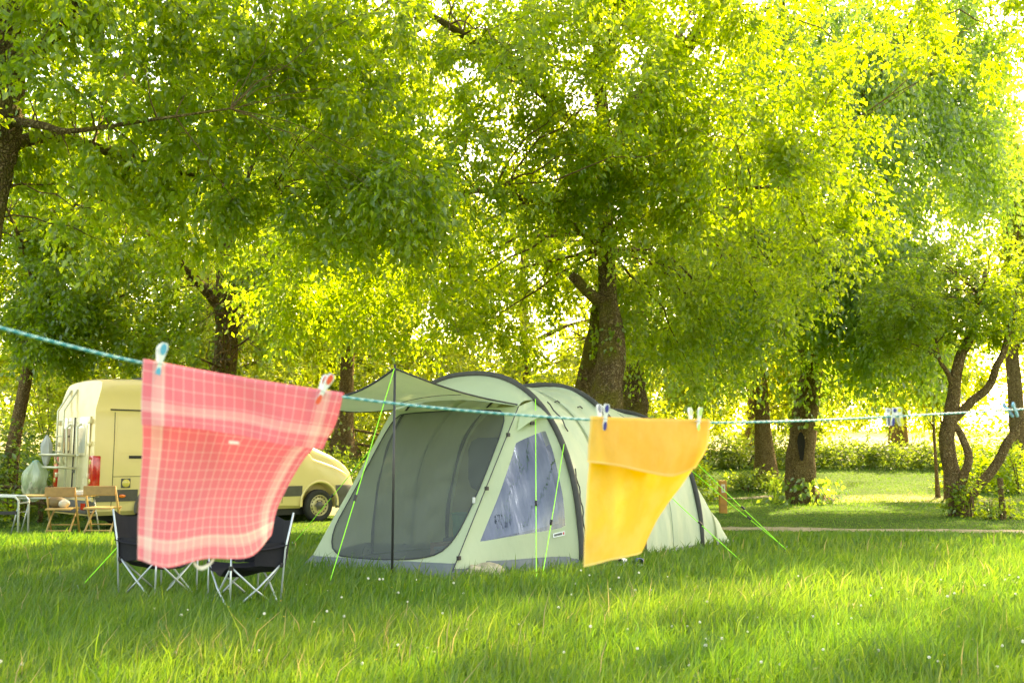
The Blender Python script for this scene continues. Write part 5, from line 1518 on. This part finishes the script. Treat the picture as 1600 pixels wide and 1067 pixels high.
def fabric_uv(name, build, trans, nb_scale=900, pale=.18):
    m, nt, out = mat(name)
    uv = coords(nt, 'UV')
    sp = node(nt, 'ShaderNodeSeparateXYZ'); nt.links.new(uv, sp.inputs[0])
    col = build(nt, sp.outputs[0], sp.outputs[1], uv)
    nb = bump(nt, mth(nt, 'ADD', noise(nt, uv, 9, 4, .6), mth(nt, 'MULTIPLY', noise(nt, uv, nb_scale, 2), .12)), .45, .01)
    d = node(nt, 'ShaderNodeBsdfDiffuse'); nt.links.new(mixc(nt, pale, col, (.86, .78, .70)), d.inputs[0]); nt.links.new(nb, d.inputs['Normal'])
    t = node(nt, 'ShaderNodeBsdfTranslucent'); nt.links.new(col, t.inputs[0]); nt.links.new(nb, t.inputs['Normal'])
    mx = node(nt, 'ShaderNodeMixShader', i_0=trans)
    nt.links.new(d.outputs[0], mx.inputs[1]); nt.links.new(t.outputs[0], mx.inputs[2])
    nt.links.new(mx.outputs[0], out.inputs[0])
    return m
def gingham(nt, u, v, uv):
    def lines(x, nrep, w, ofs=0.0):
        f = mth(nt, 'FRACT', mth(nt, 'ADD', mth(nt, 'MULTIPLY', x, nrep), ofs))
        return mth(nt, 'LESS_THAN', f, w)
    def band(x, a, b):
        return mth(nt, 'MULTIPLY', mth(nt, 'GREATER_THAN', x, a), mth(nt, 'LESS_THAN', x, b))
    lu = lines(u, 19.5, .095); lv = lines(v, 25.0, .085, .3)
    bu = mth(nt, 'ADD', band(u, .055, .115), band(u, .885, .945))
    bv = mth(nt, 'ADD', band(v, .055, .10), band(v, .90, .945))
    thin = mth(nt, 'ADD', mth(nt, 'MULTIPLY', lu, .42), mth(nt, 'MULTIPLY', lv, .34))
    wide = mth(nt, 'ADD', mth(nt, 'MULTIPLY', bu, .34), mth(nt, 'MULTIPLY', bv, .30))
    f = mth(nt, 'MINIMUM', mth(nt, 'ADD', thin, wide), .92)
    n_ = noise(nt, uv, 260, 2)
    red = mixc(nt, n_, (.80, .10, .155), (.88, .17, .235))
    return mixc(nt, f, red, (.86, .78, .66))
M_REDTOWEL = fabric_uv('red_check_cotton', gingham, .40)
def terry(nt, u, v, uv):
    n_ = noise(nt, uv, 160, 4, .7); n2 = noise(nt, uv, 5, 4)
    base = mixc(nt, n_, (.80, .40, .008), (.95, .58, .03))
    hem = mth(nt, 'ADD', mth(nt, 'GREATER_THAN', mth(nt, 'ABSOLUTE', mth(nt, 'SUBTRACT', u, .5)), .482), mth(nt, 'GREATER_THAN', mth(nt, 'ABSOLUTE', mth(nt, 'SUBTRACT', v, .5)), .487))
    c = mixc(nt, ramp(nt, n2, [(.42, (0, 0, 0)), (.62, (.25, .25, .25))]), base, (.95, .70, .20))
    return mixc(nt, mth(nt, 'MULTIPLY', hem, .6), c, (.85, .62, .22))
M_YELTOWEL = fabric_uv('yellow_terry', terry, .45, 500, pale=.16)

def px_row(pts, dys):
    """pixels + depth offsets from the rope's own depth"""
    out = []
    for (px, py, rpx), dy in zip(pts, dys):
        Y = rope_xy(rpx)[1] + dy
        out.append(spot(px, py, Y))
    return out
U5r = (222, 300, 378, 457, 535)
def on_rope(us, up, dy):
    return [rope_at(p) + Vector((0, dy, up)) for p in us]
red_rows = [
    (0.00, px_row([(221, 664, 222), (300, 669, 300), (375, 680, 378), (440, 694, 457), (505, 702, 535)], [-.035, -.05, -.03, -.05, -.03]), .23),
    (0.11, px_row([(221, 620, 222), (300, 632, 300), (377, 640, 378), (450, 655, 457), (520, 664, 535)], [-.02, -.035, -.015, -.03, -.02]), .23),
    (0.22, on_rope(U5r, .001, -.0075)), (0.235, on_rope(U5r, .0085, 0)), (0.25, on_rope(U5r, .001, .0075)),
    (0.36, px_row([(222, 625, 222), (298, 638, 300), (374, 650, 378), (446, 664, 457), (518, 676, 535)], [.02, .03, .03, .03, .05])),
    (0.55, px_row([(222, 700, 222), (288, 706, 300), (352, 708, 378), (412, 712, 457), (476, 716, 535)], [.04, .05, .08, .09, .16])),
    (0.80, px_row([(216, 795, 222), (270, 800, 300), (328, 796, 378), (380, 795, 457), (436, 788, 535)], [.02, .03, .06, .12, .20])),
    (1.00, px_row([(215, 874, 222), (262, 886, 300), (322, 873, 378), (390, 870, 457), (424, 836, 535)], [-.04, -.06, .00, .04, .16]))]
red_rows = [(r[0], r[1], .235) for r in red_rows]
rt = empty('checked_towel', rope_at(378)); tag(rt, 'red and white checked tea towel folded over the clothes line', 'towel')
cl = towel_object('cloth', '', red_rows, M_REDTOWEL, seed=1.0)
cl.data.transform(Matrix.Translation(-rt.location)); cl.parent = rt
lp = [spot(302, 870, 2.32), spot(304, 880, 2.31), spot(313, 887, 2.31), spot(324, 884, 2.32), spot(334, 874, 2.33), spot(336, 868, 2.34)]
mb = MB()
L = catmull([tuple(p - rt.location) for p in lp], 5)
mb.grid([[p + Vector((0, -.002, .0045)) for p in L], [p + Vector((0, -.004, 0)) for p in L], [p + Vector((0, -.002, -.0045)) for p in L]])
mb.build('hanging_loop', cloth_mat('white_tape', (.75, .73, .70), .2, (.8, .78, .7)), rt, smooth=True)
c0 = spot(366, 690, 2.26) - rt.location
MB().grid([[c0 + Vector((-.011, -.004, .003)), c0 + Vector((.011, -.001, .0005))], [c0 + Vector((-.011, -.006, -.004)), c0 + Vector((.011, -.003, -.006))]]).build('care_tag', cloth_mat('tag_white', (.8, .78, .7), .2, (.8, .78, .7)), rt)

U5y = (922, 968, 1015, 1062, 1108)
yel_rows = [
    (0.00, px_row([(917, 722, 922), (960, 727, 968), (1015, 739, 1015), (1052, 744, 1062), (1088, 731, 1108)], [-.04, -.05, -.05, -.06, -.03]), 0),
    (0.12, px_row([(920, 690, 922), (965, 694, 968), (1016, 700, 1015), (1063, 702, 1062), (1106, 697, 1108)], [-.02, -.035, -.03, -.035, -.02]), 0),
    (0.235, on_rope(U5y, .001, -.009)), (0.25, on_rope(U5y, .010, 0)), (0.265, on_rope(U5y, .001, .009)),
    (0.38, px_row([(920, 700, 922), (964, 704, 968), (1010, 708, 1015), (1054, 710, 1062), (1094, 712, 1108)], [.02, .03, .03, .04, .05])),
    (0.55, px_row([(918, 750, 922), (960, 752, 968), (1000, 756, 1015), (1036, 758, 1062), (1066, 756, 1108)], [.03, .03, .05, .09, .16])),
    (0.80, px_row([(914, 828, 922), (950, 826, 968), (984, 822, 1015), (1014, 816, 1062), (1030, 808, 1108)], [.00, .02, .05, .10, .20])),
    (1.00, px_row([(913, 886, 922), (940, 879, 968), (970, 872, 1015), (996, 866, 1062), (1004, 858, 1108)], [-.06, -.03, .02, .10, .20]))]
yel_rows = [(r[0], r[1], .25) for r in yel_rows]
yt = empty('yellow_towel', rope_at(1015)); tag(yt, 'bright yellow terry towel folded over the clothes line', 'towel')
cl = towel_object('cloth', '', yel_rows, M_YELTOWEL, seed=2.2, ripple=.005)
cl.data.transform(Matrix.Translation(-yt.location)); cl.parent = yt

def cloth_peg(label, px, body, insert, tilt=0.0, up=.040, down=.022, yaw=0.0, flip=False, dx=0.0):
    p = rope_at(px) + Vector((dx, 0, 0))
    t = (rope_at(px + 30) - rope_at(px - 30)).normalized()
    yw = math.atan2(t.y, t.x) + yaw
    o = empty('clothes_peg', p); o.rotation_euler = (0, tilt, yw); tag(o, label, 'clothes peg', 'plastic clothes pegs on the line')
    s = -1 if flip else 1
    # outline of one lever (local x: thickness spread, z: length)
    for k, sd_ in ((-1, 'front'), (1, 'back')):
        prof = [(-.0045, -down), (.0045, -down), (.006, -down * .5), (.0045, 0), (.005, up * .25), (.0085, up * .65), (.0095, up * .85), (.006, up), (-.006, up), (-.0095, up * .85), (-.0085, up * .65), (-.005, up * .25), (-.0045, 0), (-.006, -down * .5)]
        prof = [(a, b * s) for a, b in prof]
        sp_ = .017
        M0 = Matrix.Translation((0, k * .0105, 0)) @ Matrix.Rotation(R(90), 4, 'X') @ Matrix.Rotation(-k * sp_ * 8, 4, 'X')
        lv = MB().prism(prof, .005 * (-1 if k > 0 else 1), M0 @ Matrix.Translation((0, 0, 0))).build('lever', body, o)
        ins = [(0.0066 * math.cos(a), s * (up * .72 + up * .25 * math.sin(a))) for a in np.linspace(0, 6.28, 15)[:-1]]
        MB().prism(ins, .0065 * (-1 if k > 0 else 1), M0).build('insert', insert, lv)
        ins = [(0.0056 * math.cos(a), s * (-down * .56 + down * .46 * math.sin(a))) for a in np.linspace(0, 6.28, 15)[:-1]]
        MB().prism(ins, .0065 * (-1 if k > 0 else 1), M0).build('insert', insert, lv)
    MB().tube([(-.007, -.017, .004), (-.007, .017, .004), (.007, .017, .004), (.007, -.017, .004), (-.007, -.017, .004)], .0011, 6).build('spring', M_STEEL, o)
    return o
PW = plain('peg_white', (.74, .76, .74), .35, var=.04); PB = plain('peg_blue', (.05, .36, .55), .4, var=.05); PR = plain('peg_red', (.80, .10, .05), .4, var=.05)
PN = plain('peg_navy', (.03, .04, .26), .4, var=.05); PG = plain('peg_green', (.45, .75, .20), .4, var=.05); PY = plain('peg_yellow', (.72, .66, .06), .4, var=.05); PL = plain('peg_sky', (.20, .52, .72), .4, var=.05)
cloth_peg('white peg with blue grips at the red towel\'s upper corner', 245, PW, PB, R(9), .052, .030)
cloth_peg('white peg with red grips at the red towel\'s other corner', 500, PW, PR, R(26), .052, .030)
cloth_peg('white and navy peg on the yellow towel', 941, PW, PN, R(3), .046, .027)
cloth_peg('white peg with pale green tips on the yellow towel', 1085, PW, PG, R(4), .046, .029, yaw=R(15))
cloth_peg('navy and white peg hanging on the bare line', 1391, PW, PN, R(6), .030, .030, yaw=R(-10))
cloth_peg('yellow and white peg beside the navy peg on the bare line', 1404, PW, PY, R(-12), .030, .032, yaw=R(-30))
cloth_peg('pale blue peg tilted on the line at the right end', 1580, PL, PB, R(-48), .036, .034, yaw=R(8))

# ------------------------------------------------------------------ grass
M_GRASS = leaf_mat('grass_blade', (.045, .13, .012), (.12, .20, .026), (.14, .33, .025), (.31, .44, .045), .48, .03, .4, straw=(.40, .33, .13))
def tent_mask(x, y):
    dx, dy = x - TLOC[0], y - TLOC[1]
    s = dx * .6 + dy * .8; l = -dx * .8 + dy * .6
    lo = np.where(s < 0, .02 - s * .28, .02); hi = np.where(s < 0, 3.1 + s * .45, 3.1)
    return (s > -1.72) & (s < 3.92) & (l > lo) & (l < hi)
def path_dist(x, y):
    d = np.full(len(x), 9.0)
    for P, hw in PATH_PTS:
        for i in range(0, len(P), 3):
            d = np.minimum(d, np.hypot(x - P[i, 0], y - P[i, 1]) / hw)
    return d
def grass(y0, y1, dens, h0, h1, w, seed, near):
    rng = np.random.default_rng(seed)
    n_ = int(dens * (y1 - y0) * (y0 + y1) * .60 )
    y = np.sqrt(rng.uniform(y0 ** 2, y1 ** 2, n_)); x = rng.uniform(-1, 1, n_) * .60 * y
    # tufts: pull blades towards clump centres
    cs = .10 if near else .3
    jx, jy = np.round(x / cs) * cs + .06 * np.sin(x * 51 + y * 37), np.round(y / cs) * cs + .06 * np.cos(x * 43 - y * 61)
    f = rng.uniform(0, .75, n_) ** 1.5
    x, y = x + (jx - x) * f, y + (jy - y) * f
    k = ~tent_mask(x, y)
    pd = path_dist(x, y)
    k &= (pd > 1.0 + .25 * rng.normal(size=n_)) | (rng.uniform(0, 1, n_) < .06)
    x, y = x[k], y[k]; n_ = len(x)
    tall = .5 + .5 * wob(x, y, 1.3, 4); fine = .5 + .5 * wob(x, y, 4.5, 7)
    H = (h0 + (h1 - h0) * np.clip(.85 * tall + .35 * fine - .12 + rng.normal(0, .24, n_), -.25, 1.5)) * rng.uniform(.55, 1.15, n_)
    H *= 1 - .72 * sm(14.2, 16.5, y)
    long_ = rng.uniform(0, 1, n_) < .02 * (y < 14)
    H = np.where(long_, H * 1.7, H)
    a = rng.uniform(0, 2 * math.pi, n_)
    lean = np.stack([np.cos(a), np.sin(a)], 1) * (rng.uniform(.05, .75, n_) * H)[:, None]
    lean[:, 0] += .18 * H
    sd_ = np.stack([-np.sin(a), np.cos(a)], 1)
    fa = rng.uniform(-.9, .9, n_); sd_ = np.stack([np.cos(fa), np.sin(fa)], 1)
    W = (w * rng.uniform(.6, 1.4, n_))[:, None]
    z = ground_z(x, y)
    b = np.stack([x, y, z - .01], 1)
    m_ = np.stack([x + lean[:, 0] * .32, y + lean[:, 1] * .32, z + H * .58], 1)
    t = np.stack([x + lean[:, 0], y + lean[:, 1], z + H * (1 - .12 * np.hypot(lean[:, 0], lean[:, 1]) / np.maximum(H, .01))], 1)
    s3 = np.concatenate([sd_, np.zeros((n_, 1))], 1) * W * .5
    if near:
        v = np.stack([b - s3 * .8, b + s3 * .8, m_ - s3, m_ + s3, t], 1); fc = np.array([[0, 1, 3], [0, 3, 2], [2, 3, 4]])
    else:
        v = np.stack([b - s3, b + s3, t], 1); fc = np.array([[0, 1, 2]])
    kk = v.shape[1]
    rnd = np.clip(.30 + .34 * wob(x, y, .9, 9) + .15 * wob(x, y, 5, 3) + rng.normal(0, .22, n_) + np.where(long_, .4, 0) + .55 * np.clip(1.15 - ((x - 11.2) * .22) ** 2 - ((y - 28.8) * .42) ** 2, 0, 1), 0, 1)  # last term pales the blades inside the painted sun patch
    return v.reshape(-1, 3), (np.arange(n_)[:, None, None] * kk + fc[None]).reshape(-1, 3), np.repeat(rnd, kk)
Vs, Fs, Rs, off = [], [], [], 0
for a in ((4.2, 8.0, 2500, .07, .21, .0058, 1, True), (8.0, 12.0, 1150, .07, .20, .0085, 2, True), (12.0, 17.0, 420, .07, .17, .014, 3, True), (17.0, 24.0, 190, .07, .17, .022, 4, False), (24.0, 40.0, 75, .12, .26, .035, 5, False)):
    v, f, r = grass(*a)
    Vs.append(v); Fs.append(f + off); Rs.append(r); off += len(v)
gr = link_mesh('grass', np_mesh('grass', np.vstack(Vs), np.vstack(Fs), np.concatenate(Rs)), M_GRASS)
tag(gr, 'long green meadow grass covering the campsite', 'grass', kind='stuff')
print('GRASS', len(gr.data.polygons))

# broad weed leaves low in the turf
rng = np.random.default_rng(77)
n_ = 9000
y = np.sqrt(rng.uniform(4.4 ** 2, 11 ** 2, n_)); x = rng.uniform(-1, 1, n_) * .6 * y
k = (~tent_mask(x, y)) & (wob(x, y, 1.6, 2) > .05); x, y = x[k], y[k]; n_ = len(x)
ps = np.stack([x, y, ground_z(x, y) + rng.uniform(.01, .08, n_)], 1)
LL = rng.uniform(.02, .05, n_)
a = rng.uniform(0, 6.28, n_)
wd = link_mesh('clover_leaves', leaves_mesh('clover_leaves', ps, unit(np.stack([np.cos(a), np.sin(a), rng.uniform(-.1, .6, n_)], 1)), unit(np.array([0, 0, 1.0]) + rng.normal(0, .4, (n_, 3))), LL, LL * .8, rng.uniform(.1, .9, n_), True), M_GRASS)
tag(wd, 'low clover and weed leaves between the grass blades', 'weeds', kind='stuff')

# white clover heads and small yellow flowers in the front lawn
M_PETAL = plain('clover_white', (.80, .78, .66), .8, var=.1, scale=60)
M_STALK = plain('stalk_green', (.12, .22, .03), .7)
M_BUTTER = plain('buttercup', (.75, .50, .02), .6)
def flower_mesh(kind, h):
    mb = MB()
    mb.cur = 1; mb.tube([(0, 0, 0), (.004, .002, h * .5), (.0, 0, h)], .0013, 4)
    mb.cur = 0
    rg = random.Random(3)
    if kind == 'clover':
        for i in range(26):
            t = (i + .5) / 26; ph = i * 2.4; r = math.sqrt(1 - (2 * t - 1) ** 2)
            d = Vector((r * math.cos(ph), r * math.sin(ph), 1 - 2 * t)); c = Vector((0, 0, h)) + d * .006
            s = d.orthogonal().normalized() * .0032; u = d.cross(s).normalized() * .0032
            e = c + d * .0065 + Vector((0, 0, .001))
            mb.add([c - s, c + u, c + s, c - u, e], [(0, 1, 4), (1, 2, 4), (2, 3, 4), (3, 0, 4)])
    else:
        for i in range(5):
            a = i * 1.2566
            p = [Vector((0, 0, h)), Vector((.007 * math.cos(a - .5), .007 * math.sin(a - .5), h + .004)), Vector((.010 * math.cos(a), .010 * math.sin(a), h + .006)), Vector((.007 * math.cos(a + .5), .007 * math.sin(a + .5), h + .004))]
            mb.add(p, [(0, 1, 2, 3)])
    return mb.mesh(kind + '_flower')
fm = {('clover', i): flower_mesh('clover', (.11, .15, .19)[i]) for i in range(3)}
fm.update({('buttercup', i): flower_mesh('buttercup', (.10, .13, .17)[i]) for i in range(3)})
for (kd, i), me in fm.items():
    me.materials.append(M_PETAL if kd == 'clover' else M_BUTTER); me.materials.append(M_STALK)
rng = np.random.default_rng(99)
cnt = {'clover': 0, 'buttercup': 0}
while cnt['clover'] < 100 or cnt['buttercup'] < 36:
    y = math.sqrt(rng.uniform(5.2 ** 2, 9.4 ** 2)); x = rng.uniform(-.53, .53) * y
    kd = 'clover' if cnt['clover'] < 100 else 'buttercup'
    if wob(x, y, .9, 5) + .25 * rng.normal() + .12 * x < (.05 if y > 6 else -.35): continue
    if tent_mask(np.array([x]), np.array([y]))[0]: continue
    o = bpy.data.objects.new(kd + '_flower', fm[(kd, int(rng.integers(3)))]); COL.objects.link(o)
    o.location = (x, y, gz(x, y)); o.rotation_euler = (rng.normal(0, .18), rng.normal(0, .18), rng.uniform(0, 6.28))
    s = rng.uniform(.6, 1.15); o.scale = (s * .9, s * .9, s * .85)
    tag(o, 'small white clover head standing in the front grass' if kd == 'clover' else 'tiny yellow flower in the front grass', 'flower', 'white clover heads in the front grass' if kd == 'clover' else 'yellow flowers in the front grass')
    cnt[kd] += 1
